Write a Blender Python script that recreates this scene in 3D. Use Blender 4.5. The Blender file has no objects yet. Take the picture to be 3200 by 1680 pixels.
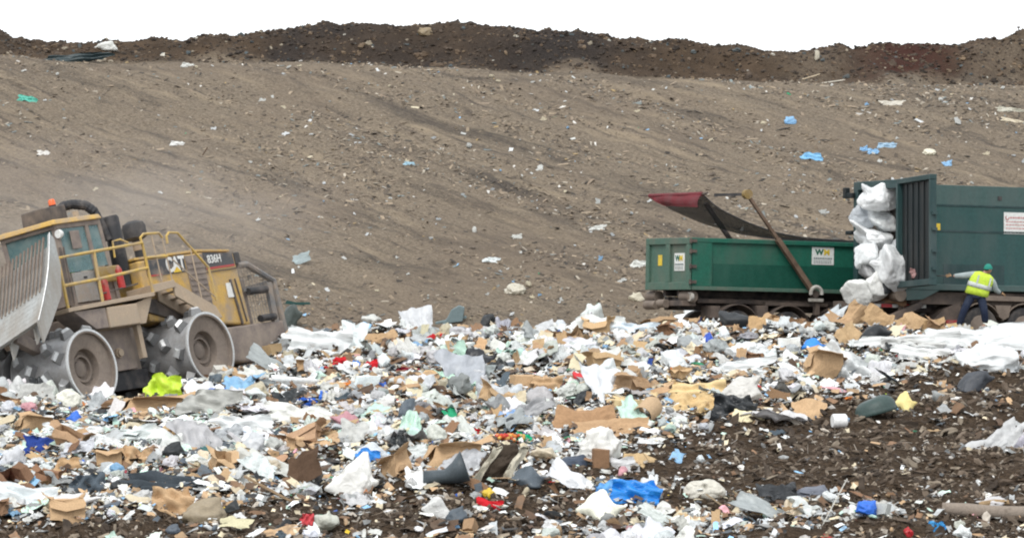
import bpy, math, random
import numpy as np
from mathutils import Matrix, Vector

# ------------------------------------------------------------------ camera, sky, sun, exposure
SC = bpy.context.scene
C = SC.collection
F = 14640.0                     # focal length in pixels of a 3200 px wide picture
HOR = 500.0                     # row of the eye level
cam_d = bpy.data.cameras.new("camera")
cam = bpy.data.objects.new("camera", cam_d); C.objects.link(cam)
cam.location = (0, 0, 0); cam.rotation_euler = (math.pi/2, 0, 0)
cam_d.sensor_width = 36; cam_d.lens = 36*F/3200
cam_d.shift_y = -(840-HOR)/3200
cam_d.clip_start = 1; cam_d.clip_end = 9000
SC.camera = cam
SUN_EL, SUN_AZ = math.radians(52), math.radians(200)     # azimuth clockwise from +Y
W = bpy.data.worlds.new("World"); SC.world = W; W.use_nodes = True
nt = W.node_tree; nt.nodes.clear()
sky = nt.nodes.new("ShaderNodeTexSky"); sky.sky_type = 'NISHITA'; sky.sun_disc = False
sky.sun_elevation = SUN_EL; sky.sun_rotation = SUN_AZ
sky.air_density = 1.0; sky.dust_density = 1.0; sky.ozone_density = 1.0
hsv = nt.nodes.new("ShaderNodeHueSaturation"); hsv.inputs['Saturation'].default_value = 0.12
bg = nt.nodes.new("ShaderNodeBackground"); bg.inputs['Strength'].default_value = 0.15
out = nt.nodes.new("ShaderNodeOutputWorld")
cloud = nt.nodes.new("ShaderNodeMix"); cloud.data_type = 'RGBA'; cloud.inputs[0].default_value = .75; cloud.inputs[7].default_value = (6.9, 7.2, 7.5, 1)   # even cloud cover over the clear sky
nt.links.new(sky.outputs[0], hsv.inputs['Color']); nt.links.new(hsv.outputs[0], cloud.inputs[6]); nt.links.new(cloud.outputs[2], bg.inputs[0]); nt.links.new(bg.outputs[0], out.inputs[0])
sd = bpy.data.lights.new("sun", 'SUN'); sd.energy = 1.4; sd.angle = math.radians(22); sd.color = (1, .97, .92)
sun = bpy.data.objects.new("sun", sd); C.objects.link(sun)
dirv = Vector((math.sin(SUN_AZ)*math.cos(SUN_EL), math.cos(SUN_AZ)*math.cos(SUN_EL), math.sin(SUN_EL)))
sun.rotation_euler = dirv.to_track_quat('Z', 'Y').to_euler()
SC.view_settings.view_transform = 'Standard'; SC.view_settings.look = 'None'
SC.view_settings.exposure = 0.55; SC.view_settings.gamma = 1.0

SC.cycles.filter_width = 2.05
random.seed(7); RS = np.random.RandomState(11)

# ------------------------------------------------------------------ small tools
def tag(o, label=None, cat=None, group=None, kind=None):
    if label: o["label"] = label
    if cat: o["category"] = cat
    if group: o["group"] = group
    if kind: o["kind"] = kind
    return o
def mesh_np(name, V, faces, smooth=False):
    """V (n,3); faces: list of arrays (k, 3 or 4)"""
    me = bpy.data.meshes.new(name)
    V = np.asarray(V, np.float32)
    fl = [np.asarray(f, np.int32) for f in faces if len(f)]
    me.vertices.add(len(V)); me.vertices.foreach_set("co", V.ravel())
    loops = np.concatenate([f.ravel() for f in fl])
    tot = np.concatenate([np.full(len(f), f.shape[1], np.int32) for f in fl])
    st = np.concatenate([[0], np.cumsum(tot)[:-1]]).astype(np.int32)
    me.loops.add(len(loops)); me.loops.foreach_set("vertex_index", loops)
    me.polygons.add(len(tot)); me.polygons.foreach_set("loop_start", st)
    me.polygons.foreach_set("use_smooth", np.full(len(tot), smooth, bool))
    me.update(calc_edges=True); me.validate()
    return me
def link(name, me, m=None, parent=None, loc=None, rot=None, scale=None):
    o = bpy.data.objects.new(name, me)
    if m is not None and len(me.materials) == 0: me.materials.append(m)
    C.objects.link(o)
    if parent is not None: o.parent = parent
    if loc is not None: o.location = loc
    if rot is not None: o.rotation_euler = rot
    if scale is not None: o.scale = scale
    return o
def empty(name, M=None, parent=None):
    o = bpy.data.objects.new(name, None); C.objects.link(o); o.empty_display_size = .2
    if parent is not None: o.parent = parent
    if M is not None: o.matrix_local = M
    return o
def frame_mat(R, O):
    M = Matrix.Identity(4)
    for i in range(3):
        for j in range(3): M[i][j] = float(R[i][j])
        M[i][3] = float(O[i])
    return M

class MB:
    def __init__(s): s.v = []; s.f = []
    def add(s, vs, fs):
        n = len(s.v); s.v += [tuple(map(float, p)) for p in vs]; s.f += [tuple(i+n for i in f) for f in fs]; return s
    def hexa(s, p):      # bottom 4 (ccw), top 4
        return s.add(p, [(3,2,1,0),(4,5,6,7),(0,1,5,4),(1,2,6,5),(2,3,7,6),(3,0,4,7)])
    def box(s, x0, x1, y0, y1, z0, z1):
        return s.hexa([(x0,y0,z0),(x1,y0,z0),(x1,y1,z0),(x0,y1,z0),(x0,y0,z1),(x1,y0,z1),(x1,y1,z1),(x0,y1,z1)])
    def prism(s, pts, vec):
        n = len(pts); P = [Vector(p) for p in pts]; Q = [p+Vector(vec) for p in P]
        return s.add(P+Q, [tuple(range(n))[::-1], tuple(range(n, 2*n))]+[(i, (i+1)%n, (i+1)%n+n, i+n) for i in range(n)])
    def beam(s, p0, p1, w, h, up=(0,0,1)):
        p0 = Vector(p0); p1 = Vector(p1); d = (p1-p0).normalized(); u = Vector(up)
        a = d.cross(u)
        if a.length < 1e-4: a = d.cross(Vector((1,0,0)))
        a.normalize(); b = a.cross(d).normalized()
        r = [a*-w/2-b*h/2, a*w/2-b*h/2, a*w/2+b*h/2, a*-w/2+b*h/2]
        return s.add([p0+q for q in r]+[p1+q for q in r], [(3,2,1,0),(4,5,6,7),(0,1,5,4),(1,2,6,5),(2,3,7,6),(3,0,4,7)])
    def tube(s, pts, r, n=8):
        P = [Vector(p) for p in pts]; k = len(P); rr = r if isinstance(r, (list, tuple)) else [r]*k
        vs = []; prev = None
        for i, p in enumerate(P):
            d = (P[min(i+1, k-1)]-P[max(i-1, 0)]).normalized()
            a = prev if prev else (Vector((0,0,1)) if abs(d.z) < .9 else Vector((1,0,0)))
            a = (a-d*a.dot(d)).normalized(); prev = a; b = d.cross(a)
            for j in range(n):
                t = 2*math.pi*j/n; vs.append(p+(a*math.cos(t)+b*math.sin(t))*rr[i])
        fs = [(i*n+j, i*n+(j+1)%n, (i+1)*n+(j+1)%n, (i+1)*n+j) for i in range(k-1) for j in range(n)]
        fs += [tuple(range(n))[::-1], tuple(range((k-1)*n, k*n))]
        return s.add(vs, fs)
    def lathe(s, prof, c, axis='Z', n=24, closed=False):
        """prof: list of (radius, along axis)"""
        vs = []; k = len(prof)
        for r, h in prof:
            for j in range(n):
                t = 2*math.pi*j/n; a, b = r*math.cos(t), r*math.sin(t)
                p = {'Z': (a, b, h), 'Y': (b, h, a), 'X': (h, a, b)}[axis]
                vs.append((p[0]+c[0], p[1]+c[1], p[2]+c[2]))
        fs = [(i*n+j, i*n+(j+1)%n, (i+1)*n+(j+1)%n, (i+1)*n+j) for i in range(k-1) for j in range(n)]
        if closed: fs += [((k-1)*n+j, (k-1)*n+(j+1)%n, (j+1)%n, j) for j in range(n)]
        else: fs += [tuple(range(n))[::-1], tuple(range((k-1)*n, k*n))]
        return s.add(vs, fs)
    def mesh(s, name, smooth=False):
        me = bpy.data.meshes.new(name); me.from_pydata(s.v, [], s.f)
        if smooth:
            me.polygons.foreach_set("use_smooth", [True]*len(me.polygons))
        me.update(); return me
    def build(s, name, m, parent=None, smooth=False, bevel=0, label=None):
        o = link(name, s.mesh(name, smooth), m, parent)
        if bevel:
            b = o.modifiers.new("bevel", 'BEVEL'); b.width = bevel; b.segments = 2; b.limit_method = 'ANGLE'
        if smooth:
            e = o.modifiers.new("edges", 'EDGE_SPLIT'); e.split_angle = math.radians(38)
        if label: o["label"] = label
        return o

# ------------------------------------------------------------------ numpy noise
_perm = RS.permutation(4096).astype(np.int64); _val = RS.rand(4096)
def _h(ix, iy, iz=0): return _val[(_perm[(ix*73+iy*1031+iz*2657) & 4095]+iy*17+iz*101) & 4095]
def noise2(x, y):
    x = np.asarray(x, float); y = np.asarray(y, float)
    ix = np.floor(x).astype(np.int64); iy = np.floor(y).astype(np.int64); fx = x-ix; fy = y-iy
    u = fx*fx*(3-2*fx); v = fy*fy*(3-2*fy)
    a = _h(ix, iy)*(1-u)+_h(ix+1, iy)*u; b = _h(ix, iy+1)*(1-u)+_h(ix+1, iy+1)*u
    return (a*(1-v)+b*v)*2-1
def fbm2(x, y, o=4):
    s = 0; a = 1; t = 0
    for k in range(o):
        s = s+a*noise2(x*2**k+k*13.7, y*2**k-k*7.1); t += a; a *= .5
    return s/t
def noise3(P):
    P = np.asarray(P, float); I = np.floor(P).astype(np.int64); f = P-I; u = f*f*(3-2*f); r = 0
    for dx in (0, 1):
        for dy in (0, 1):
            for dz in (0, 1):
                w = (u[:, 0] if dx else 1-u[:, 0])*(u[:, 1] if dy else 1-u[:, 1])*(u[:, 2] if dz else 1-u[:, 2])
                r = r+w*_h(I[:, 0]+dx, I[:, 1]+dy, I[:, 2]+dz)
    return r*2-1
def sstep(a, b, x):
    t = np.clip((np.asarray(x, float)-a)/(b-a), 0, 1); return t*t*(3-2*t)

# ------------------------------------------------------------------ materials
def N(nt, t, **kw):
    n = nt.nodes.new(t)
    for k, v in kw.items():
        if k.startswith("i_"): n.inputs[k[2:].replace("_", " ")].default_value = v
        else: setattr(n, k, v)
    return n
def base_mat(name):
    m = bpy.data.materials.new(name); m.use_nodes = True; t = m.node_tree
    return m, t, t.nodes["Principled BSDF"]
def mix(t, a, b, fac, mode='MIX'):
    n = t.nodes.new("ShaderNodeMix"); n.data_type = 'RGBA'; n.blend_type = mode
    for s, v in ((n.inputs[6], a), (n.inputs[7], b), (n.inputs[0], fac)):
        if isinstance(v, bpy.types.NodeSocket): t.links.new(v, s)
        else: s.default_value = (*v, 1) if isinstance(v, (tuple, list)) and len(v) == 3 else v
    return n.outputs[2]
def ramp(t, fac, p0, p1):
    n = t.nodes.new("ShaderNodeMapRange"); n.inputs[1].default_value = p0; n.inputs[2].default_value = p1
    t.links.new(fac, n.inputs[0]); return n.outputs[0]
def tex(t, scale, detail=4, rough=.55, coord='Object', stretch=None, dist=0):
    c = t.nodes.new("ShaderNodeTexCoord"); n = N(t, "ShaderNodeTexNoise"); n.inputs['Scale'].default_value = scale
    n.inputs['Detail'].default_value = detail; n.inputs['Roughness'].default_value = rough; n.inputs['Distortion'].default_value = dist
    if stretch:
        mp = t.nodes.new("ShaderNodeMapping"); mp.vector_type = 'TEXTURE' if len(stretch) > 2 else 'POINT'; mp.inputs['Rotation'].default_value = stretch[0]; mp.inputs['Scale'].default_value = stretch[1]
        t.links.new(c.outputs[coord], mp.inputs[0]); t.links.new(mp.outputs[0], n.inputs[0])
    else: t.links.new(c.outputs[coord], n.inputs[0])
    return n.outputs['Fac']
def bump(t, bs, h, strength, dist=.05):
    b = t.nodes.new("ShaderNodeBump"); b.inputs['Strength'].default_value = strength; b.inputs['Distance'].default_value = dist
    t.links.new(h, b.inputs['Height']); t.links.new(b.outputs[0], bs.inputs['Normal'])
DUST = (.30, .235, .18)
def paint(name, col, dirt=DUST, amount=.5, rough=.55, metal=0, scale=2.5, spots=.0, streak=False, spec=.4):
    """worn painted or bare surface with dust patches, fine grime and optional vertical streaks"""
    m, t, b = base_mat(name)
    n1 = tex(t, scale, 5, .62, stretch=((0,0,0),(1,1,.35)) if streak else None)
    n2 = tex(t, scale*9, 4, .6)
    c = mix(t, col, tuple(x*.72 for x in col), ramp(t, n2, .35, .75))
    c = mix(t, c, dirt, ramp(t, n1, .62-amount*.45, .82-amount*.2))
    if spots: c = mix(t, c, (.05, .04, .035), ramp(t, n2, .80-spots*.25, .84-spots*.2))
    t.links.new(c, b.inputs['Base Color']); b.inputs['Roughness'].default_value = rough; b.inputs['Metallic'].default_value = metal
    b.inputs['Specular IOR Level'].default_value = spec
    bump(t, b, n2, .18, .02)
    return m
def obj_mat(name, rough=.5, dirty=.35, translucent=0, dirt=(.16, .12, .085), bumps=.3, bscale=14, spec=.4, ridged=False):
    """colour comes from the object, with dirt smears of its own"""
    m, t, b = base_mat(name)
    oi = t.nodes.new("ShaderNodeObjectInfo")
    n1 = tex(t, 3.2, 5, .65); n2 = tex(t, bscale, 4, .6)
    c = mix(t, oi.outputs['Color'], dirt, ramp(t, n1, .74-dirty*.35, 1.0-dirty*.1))
    v = t.nodes.new("ShaderNodeHueSaturation"); t.links.new(c, v.inputs['Color'])
    t.links.new(ramp(t, n2, -.6, 1.1), v.inputs['Value']); c = v.outputs[0]
    v2 = t.nodes.new("ShaderNodeMath"); v2.operation = 'MULTIPLY_ADD'; v2.inputs[1].default_value = .75; v2.inputs[2].default_value = .62
    t.links.new(n2, v2.inputs[0]); t.links.new(v2.outputs[0], v.inputs['Value'])
    t.links.new(c, b.inputs['Base Color']); b.inputs['Roughness'].default_value = rough; b.inputs['Specular IOR Level'].default_value = spec
    if ridged:
        rn = N(t, "ShaderNodeTexNoise"); rn.noise_type = 'RIDGED_MULTIFRACTAL'; rn.inputs['Scale'].default_value = 4.2; rn.inputs['Detail'].default_value = 4; rn.inputs['Distortion'].default_value = .8
        tc_ = t.nodes.new("ShaderNodeTexCoord"); t.links.new(tc_.outputs['Object'], rn.inputs[0]); bump(t, b, rn.outputs['Fac'], .45, .07)
    else: bump(t, b, n2, bumps, .03)
    if translucent:
        tr = t.nodes.new("ShaderNodeBsdfTranslucent"); t.links.new(c, tr.inputs[0])
        mx = t.nodes.new("ShaderNodeMixShader"); mx.inputs[0].default_value = translucent
        o = t.nodes["Material Output"]
        t.links.new(b.outputs[0], mx.inputs[1]); t.links.new(tr.outputs[0], mx.inputs[2]); t.links.new(mx.outputs[0], o.inputs[0])
    return m
def attr_mat(name, rough=.7, attr="Col", nscale=20):
    m, t, b = base_mat(name)
    a = t.nodes.new("ShaderNodeAttribute"); a.attribute_name = attr
    n = tex(t, nscale, 3, .6)
    n_b = tex(t, nscale*.3, 4, .6); c = mix(t, a.outputs['Color'], (.13, .10, .075), ramp(t, n_b, .46, .85)); c = mix(t, c, (.07, .055, .042), ramp(t, n, .58, .9))
    t.links.new(c, b.inputs['Base Color']); b.inputs['Roughness'].default_value = rough; b.inputs['Specular IOR Level'].default_value = .25
    return m
M_FILM = obj_mat("plastic_film", .40, .25, .18, bumps=.55, bscale=5, ridged=True, spec=.5)
M_BAG = obj_mat("thin_bag_plastic", .36, .42, .22, (.36, .375, .385), bumps=.5, bscale=5, ridged=True, spec=.5)
M_SOLID = obj_mat("solid_plastic", .45, .35, 0)
M_CARD = obj_mat("cardboard", .85, .35, 0, (.13, .085, .05), .2, 18, .15)
M_CLOTH = obj_mat("cloth", .9, .35, 0, bumps=.5, bscale=25, spec=.1)
M_WOOD = obj_mat("wood", .85, .45, 0, (.07, .05, .035), .5, 22, .1)
M_RUB = obj_mat("rubber", .5, .3, 0, (.20, .17, .14), .2, 20, .4)
M_LITTER = attr_mat("litter_mix", .65)
M_CLOD = attr_mat("clods", .95, nscale=9)

# ------------------------------------------------------------------ ground shape
def unproj(px, py, d): return np.array([(px-1600)/F*d, d, -(py-HOR)/F*d])
YS = [-400, 40, 70, 92, 104, 116.3, 119, 123, 129, 153.5, 155.5, 158, 162, 168, 200, 4000]
ZS = [-9.5, -9.5, -8.9, -7.55, -5.85, -4.30, -4.40, -4.86, -5.0, 2.95, 3.22, 3.25, 3.1, 2.0, -5, -6]
TOP = [(-3000,60),(-600,95),(0,108),(50,136),(130,136),(230,140),(290,137),(340,122),(400,131),(490,121),(560,128),(620,112),(700,110),(800,102),(900,90),(1000,79),(1025,70),(1060,84),(1150,83),(1300,80),(1470,73),(1560,90),(1700,97),(1850,108),(1950,120),(2100,131),(2200,141),(2300,149),(2400,159),(2500,164),(2600,149),(2630,142),(2675,167),(2730,149),(2800,140),(2900,139),(3000,139),(3080,121),(3130,119),(3200,93),(3500,70),(6000,90)]
CRE = [(-3000,180),(0,176),(330,198),(1000,200),(1600,222),(2200,250),(2600,262),(3200,275),(6000,280)]
CA, CP, CR = np.radians([34, 3.5, 13])
def frame(a, p, r):
    h = np.array([-np.sin(a), -np.cos(a), 0]); l = np.array([np.cos(a), -np.sin(a), 0]); u = np.array([0, 0, 1.])
    f = h*np.cos(p)-u*np.sin(p); up = u*np.cos(p)+h*np.sin(p)
    L = l*np.cos(r)+up*np.sin(r); U = up*np.cos(r)-l*np.sin(r)
    return np.stack([f, L, U], 1)
RC = frame(CA, CP, CR)
OC = unproj(288, 1143, 110.)-RC@np.array([2.275, 1.9, 0])
def H(x, y, rough=True):
    x = np.asarray(x, float); y = np.asarray(y, float)
    z = (np.interp(y-.7, YS, ZS)+np.interp(y+.7, YS, ZS)+np.interp(y, YS, ZS))/3
    px = 1600+F*x/np.maximum(y, 60)
    # crest of the smooth slope varies along its length
    ck = np.interp(px, [p[0] for p in CRE], [p[1] for p in CRE]); zc = (HOR-ck)/F*155-3.18
    up = sstep(128, 154, y)*(1-sstep(166, 190, y)); z = z+zc*up
    # berm of dark earth along the top
    tp = np.interp(px, [p[0] for p in TOP], [p[1] for p in TOP]); zt = (HOR-tp)/F*160.3-(3.25+zc)
    n = fbm2(x*.55, y*.55, 3)
    foot = 156.3+1.1*n+1.2*sstep(2550, 2900, px)*noise2(x*.3+4, y*.1)
    k = sstep(0, 1, (y-foot)/(159.6-foot))*(1-sstep(161.5, 166, y))
    k = k**.8
    # hollow between two hummocks at the right
    hol = np.exp(-((px-2820)/130)**2)*np.exp(-((y-158.0)/1.2)**2)
    z = z+zt*k-.55*hol
    # hollow the compactor works in
    P = np.stack([x-OC[0], y-OC[1]], -1)
    ax = -np.sin(CA)*P[..., 0]-np.cos(CA)*P[..., 1]; ay = np.cos(CA)*P[..., 0]-np.sin(CA)*P[..., 1]
    U = RC[:, 2]; g = OC-U*.93
    zp = g[2]-(U[0]*(x-g[0])+U[1]*(y-g[1]))/U[2]
    zp = np.maximum(zp, g[2]-2.2)
    wy = np.where(ay < 0, sstep(7.0, 2.6, -ay), sstep(3.3, 2.15, ay))
    w = sstep(6.6, 3.3, np.abs(ax+.6))*wy
    z = z*(1-w)+np.minimum(zp, z)*w
    z = z-.42*np.exp(-((ax-.6)/4.6)**4)*np.exp(-((ay-3.9)/1.9)**2)
    z = z+.34*np.exp(-((px-2560)/430)**2)*np.exp(-((y-114.4)/2.2)**2)
    if rough:
        tr = 1-sstep(117, 120, y)          # loose rubbish
        z = z+tr*(1-.6*w)*(.24*fbm2(x*.55+3, y*.55, 3)+.17*fbm2(x*1.5, y*1.5+9, 3))
        sl = sstep(122, 130, y)*(1-sstep(155, 157, y))
        u = (x*.72+(y-130)*.78); v = (x*.70-(y-130)*.72)
        z = z+sl*(.13*fbm2(u*1.0+9, v*.13, 3)+.07*fbm2(x*1.9, y*1.9, 3))
        z = z+.5*(sstep(118, 121, y)-sl-sstep(155, 157, y))*.1*fbm2(x, y, 2)
        bm = sstep(155.5, 157.5, y)*(1-sstep(170, 180, y))
        z = z+bm*(.16*fbm2(x*.35+8, y*.5, 2)+.20*fbm2(x*.9+3, y*.9, 4)+.13*np.abs(fbm2(x*2.3, y*2.3+5, 3)))
    return z
DD = np.arange(84, 172, .04)
def G(px, py):
    """where the sight line through a picture point meets the ground"""
    x = (px-1600)/F*DD; z = -(py-HOR)/F*DD
    i = np.argmax(z < H(x, DD)); d = DD[i] if z[i] < H(x[i], DD[i]) else 120.
    return unproj(px, py, d)
DEN_V = [1000, 1060, 1120, 1180, 1240, 1300, 1360, 1420, 1480, 1540, 1600, 1632, 1660, 1760]
DEN_U = [0, 400, 800, 1200, 1600, 2000, 2400, 2800, 3200]
DEN = np.array([[1]*9, [1]*9, [1]*8+[.8], [1]*7+[.5, .22], [1]*6+[.7, .3, .2], [1]*6+[.45, .2, .15], [1]*5+[.75, .2, .12, .12],
 [1]*5+[.4, .1, .08, .08], [1, 1, 1, 1, .7, .25, .12, .08, .08], [1, 1, .95, .5, .25, .45, .5, .25, .18], [.9, .85, .45, .15, .25, .8, .85, .5, .4],
 [.35, .3, .4, .2, .4, .85, .75, .3, .35], [.02, .05, .5, .3, .5, .85, .6, .15, .3], [.1]*9], float)
def density(x, y):
    z = H(x, y, False); u = np.clip(1600+F*x/y, 0, 3199); v = np.clip(HOR-F*z/y-10, 1000, 1759)
    fu = u/400; iu = np.minimum(fu.astype(int), 7); fu = fu-iu
    iv = np.clip(np.searchsorted(DEN_V, v, side='right')-1, 0, len(DEN_V)-2); va = np.array(DEN_V, float); fv = (v-va[iv])/(va[iv+1]-va[iv])
    d = (DEN[iv, iu]*(1-fu)+DEN[iv, iu+1]*fu)*(1-fv)+(DEN[iv+1, iu]*(1-fu)+DEN[iv+1, iu+1]*fu)*fv
    d = d+.30*fbm2(x*.8+5, y*.8, 3)*(1-np.abs(2*d-1))
    return np.clip(d, 0, 1)*(1-sstep(117.4, 119.4, y+.5*noise2(x*1.5, y)))

def axis_steps(lo, hi, st, far_lo, far_hi):
    a = list(np.arange(lo, hi+1e-6, st)); d = st; v = hi; R_ = []
    while v < far_hi: d *= 1.45; v += d; R_.append(v)
    d = st; v = lo; L = []
    while v > far_lo: d *= 1.45; v -= d; L.append(v)
    return np.array(L[::-1]+a+R_)
gx = axis_steps(-24, 24, .16, -3500, 3500); gy = axis_steps(84, 168, .15, -500, 4000)
XX, YY = np.meshgrid(gx, gy); ZZ = H(XX, YY)
nx, ny = len(gx), len(gy); idx = np.arange(nx*ny).reshape(ny, nx)
q = np.stack([idx[:-1, :-1], idx[:-1, 1:], idx[1:, 1:], idx[1:, :-1]], -1).reshape(-1, 4)
gme = mesh_np("ground", np.stack([XX, YY, ZZ], -1).reshape(-1, 3), [q], True)
xf, yf = XX.ravel(), YY.ravel()
slope_w = sstep(119.5, 124, yf+.9*fbm2(xf*.6, yf*.6, 2))
berm_w = sstep(155.6, 156.9, yf+1.3*fbm2(xf*.5, yf*.5, 3)-.6*sstep(8, 14, xf))
hum = np.clip(np.exp(-((1600+F*xf/np.maximum(yf, 60)-2560)/110)**2)+sstep(2950, 3080, 1600+F*xf/np.maximum(yf, 60)), 0, 1)*(1-sstep(158.3, 160.2, yf)); berm_w = berm_w*(1-.42*hum)
red_w = np.exp(-((1600+F*xf/np.maximum(yf, 60)-2840)/170)**2)*berm_w
pxf = 1600+F*xf/np.maximum(yf, 60); dark_w = berm_w*sstep(800, 900, pxf+90*fbm2(xf, yf, 2))*(1-sstep(1750, 2150, pxf+200*fbm2(xf*.6, yf*.6, 2)))*np.clip(.75+.6*fbm2(xf*.5+2, yf*.8, 2)-.6*sstep(159, 161, yf), 0, 1)
ga = gme.color_attributes.new("Zone", 'FLOAT_COLOR', 'POINT')
ga.data.foreach_set("color", np.stack([slope_w, berm_w, red_w, dark_w], -1).astype(np.float32).ravel())
def ground_mat():
    m, t, b = base_mat("earth")
    a = t.nodes.new("ShaderNodeAttribute"); a.attribute_name = "Zone"
    s = t.nodes.new("ShaderNodeSeparateColor"); t.links.new(a.outputs['Color'], s.inputs[0])
    fine = tex(t, 7, 6, .7); grain = tex(t, 15, 5, .75, stretch=((0,0,-.5),(1.6,.9,1),'T')); mid = tex(t, .9, 5, .6); big = tex(t, .16, 3, .5)
    st = tex(t, 1.0, 6, .66, stretch=((0,0,math.radians(-45)), (5.5, .75, 2), 'T'), dist=.5)
    st2 = tex(t, .55, 6, .72, stretch=((0,0,math.radians(-43)), (4.5, .8, 2), 'T'), dist=.7)
    # dark topsoil under the rubbish
    soil = mix(t, (.018, .0125, .0085), (.100, .070, .047), ramp(t, grain, .35, .70))
    soil = mix(t, soil, (.125, .092, .064), ramp(t, mid, .60, .98))
    # dry tan slope with tracked ruts
    sl = mix(t, (.068, .055, .0425), (.285, .232, .174), ramp(t, grain, .34, .67))
    sl = mix(t, sl, (.178, .140, .104), ramp(t, fine, .48, .76))
    sl = mix(t, sl, (.285, .228, .160), ramp(t, st, .52, .80))
    sl = mix(t, sl, (.052, .046, .042), ramp(t, st2, .52, .70))
    st3 = tex(t, 1.6, 5, .7, stretch=((0,0,math.radians(-46)), (7, .5, 2), 'T'), dist=.3); sl = mix(t, sl, (.075, .064, .056), ramp(t, st3, .55, .70))
    sl = mix(t, sl, (.16, .125, .095), ramp(t, big, .5, .9))
    sl = mix(t, sl, (.32, .27, .21), ramp(t, tex(t, 19, 3, .6, stretch=((0,0,.2),(.6,1,1))), .64, .76))
    sl = mix(t, sl, (.065, .055, .05), ramp(t, tex(t, 4.5, 5, .7, stretch=((0,0,-.3),(.5,1,1))), .60, .72))
    # damp berm
    be = mix(t, (.040, .029, .021), (.092, .064, .043), ramp(t, mid, .3, .75))
    be = mix(t, be, (.14, .10, .068), ramp(t, grain, .55, .85))
    be = mix(t, be, mix(t, (.021, .0185, .0175), (.055, .045, .04), ramp(t, grain, .35, .75)), a.outputs['Alpha'])
    be = mix(t, be, (.050, .023, .018), s.outputs[2])
    c = mix(t, soil, sl, s.outputs[0]); c = mix(t, c, be, s.outputs[1])
    t.links.new(c, b.inputs['Base Color']); b.inputs['Roughness'].default_value = .95; b.inputs['Specular IOR Level'].default_value = .08
    bump(t, b, fine, .8, .12)
    return m
tag(link("ground", gme, ground_mat()), "landfill ground of dark soil, tan slope and earth berm", "ground", kind="structure")

# ------------------------------------------------------------------ lettering
def text(name, s, m, parent, size, loc, rot, extrude=.006, sx=1.0, shear=0, bold=0):
    cu = bpy.data.curves.new(name, 'FONT'); cu.body = s; cu.size = size; cu.extrude = extrude; cu.align_x = 'CENTER'; cu.align_y = 'CENTER'
    cu.offset = bold; cu.shear = shear
    cu.materials.append(m); o = bpy.data.objects.new(name, cu); C.objects.link(o); o.parent = parent
    bpy.context.view_layer.update()
    me = bpy.data.meshes.new_from_object(o.evaluated_get(bpy.context.evaluated_depsgraph_get())); bpy.data.objects.remove(o)
    o = link(name, me, m, parent, loc, rot, (sx, 1, 1))
    return o

# ------------------------------------------------------------------ landfill compactor
M_TAN = paint("dusty_tan_steel", (.45, .345, .245), (.34, .275, .21), .6, .8)
M_YEL = paint("dusty_yellow_paint", (.58, .36, .085), DUST, .52, .55)
M_YRAIL = paint("rail_yellow", (.60, .40, .09), DUST, .5, .55)
M_DKST = paint("dark_grimy_steel", (.075, .065, .06), (.17, .135, .11), .5, .75)
M_MAUVE = paint("dusty_brown_steel", (.19, .155, .14), (.30, .245, .20), .6, .8)
M_DECAL = paint("charcoal_decal", (.055, .058, .065), DUST, .30, .55)
M_BLACK = paint("black_rubber_paint", (.025, .025, .028), (.11, .095, .085), .35, .6)
M_DRUM = paint("scoured_drum_steel", (.38, .38, .385), (.24, .225, .21), .38, .34, .12, 1.5)
M_TOOTH = paint("dark_tooth_steel", (.24, .24, .24), (.20, .18, .16), .3, .45, .1)
M_DISH = paint("caked_wheel_dish", (.24, .195, .16), (.14, .115, .10), .45, .85, 0, 1.6)
M_SHINE = paint("polished_steel_edge", (.60, .61, .61), (.4, .38, .35), .15, .3, .2)
M_BLADE = paint("scuffed_blade_steel", (.42, .43, .42), (.27, .24, .205), .5, .6, .2, 1.6, .2, True)
M_RUST = paint("rusty_bars", (.20, .155, .125), (.30, .255, .215), .5, .85)
M_WHITE = paint("white_lettering", (.78, .78, .75), DUST, .1, .6)
M_GREYP = paint("grey_guard_paint", (.16, .165, .17), DUST, .5, .65)
M_REDP = paint("red_paint", (.45, .035, .03), DUST, .2, .4)
def glass_mat():
    m, t, b = base_mat("dust_reflection_glass")
    n = tex(t, 2.2, 4, .6)
    c = mix(t, (.16, .27, .28), (.36, .43, .41), ramp(t, n, .4, .75))  # pale teal colours both dust and a painted reflection into the panes
    t.links.new(c, b.inputs['Base Color']); b.inputs['Roughness'].default_value = .12
    tr = t.nodes.new("ShaderNodeBsdfTransparent"); tr.inputs[0].default_value = (.62, .74, .74, 1)
    mx = t.nodes.new("ShaderNodeMixShader"); mx.inputs[0].default_value = .48
    t.links.new(b.outputs[0], mx.inputs[1]); t.links.new(tr.outputs[0], mx.inputs[2]); t.links.new(mx.outputs[0], t.nodes["Material Output"].inputs[0])
    return m
M_GLASS = glass_mat()
def amber_mat():
    m, t, b = base_mat("orange_beacon_lens"); b.inputs['Base Color'].default_value = (.75, .13, .03, 1); b.inputs['Roughness'].default_value = .25
    return m

CM = frame_mat(RC, OC)
comp = tag(empty("landfill_compactor", CM), "dusty yellow landfill compactor with studded steel drum wheels and a raised rake blade", "compactor")
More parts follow.
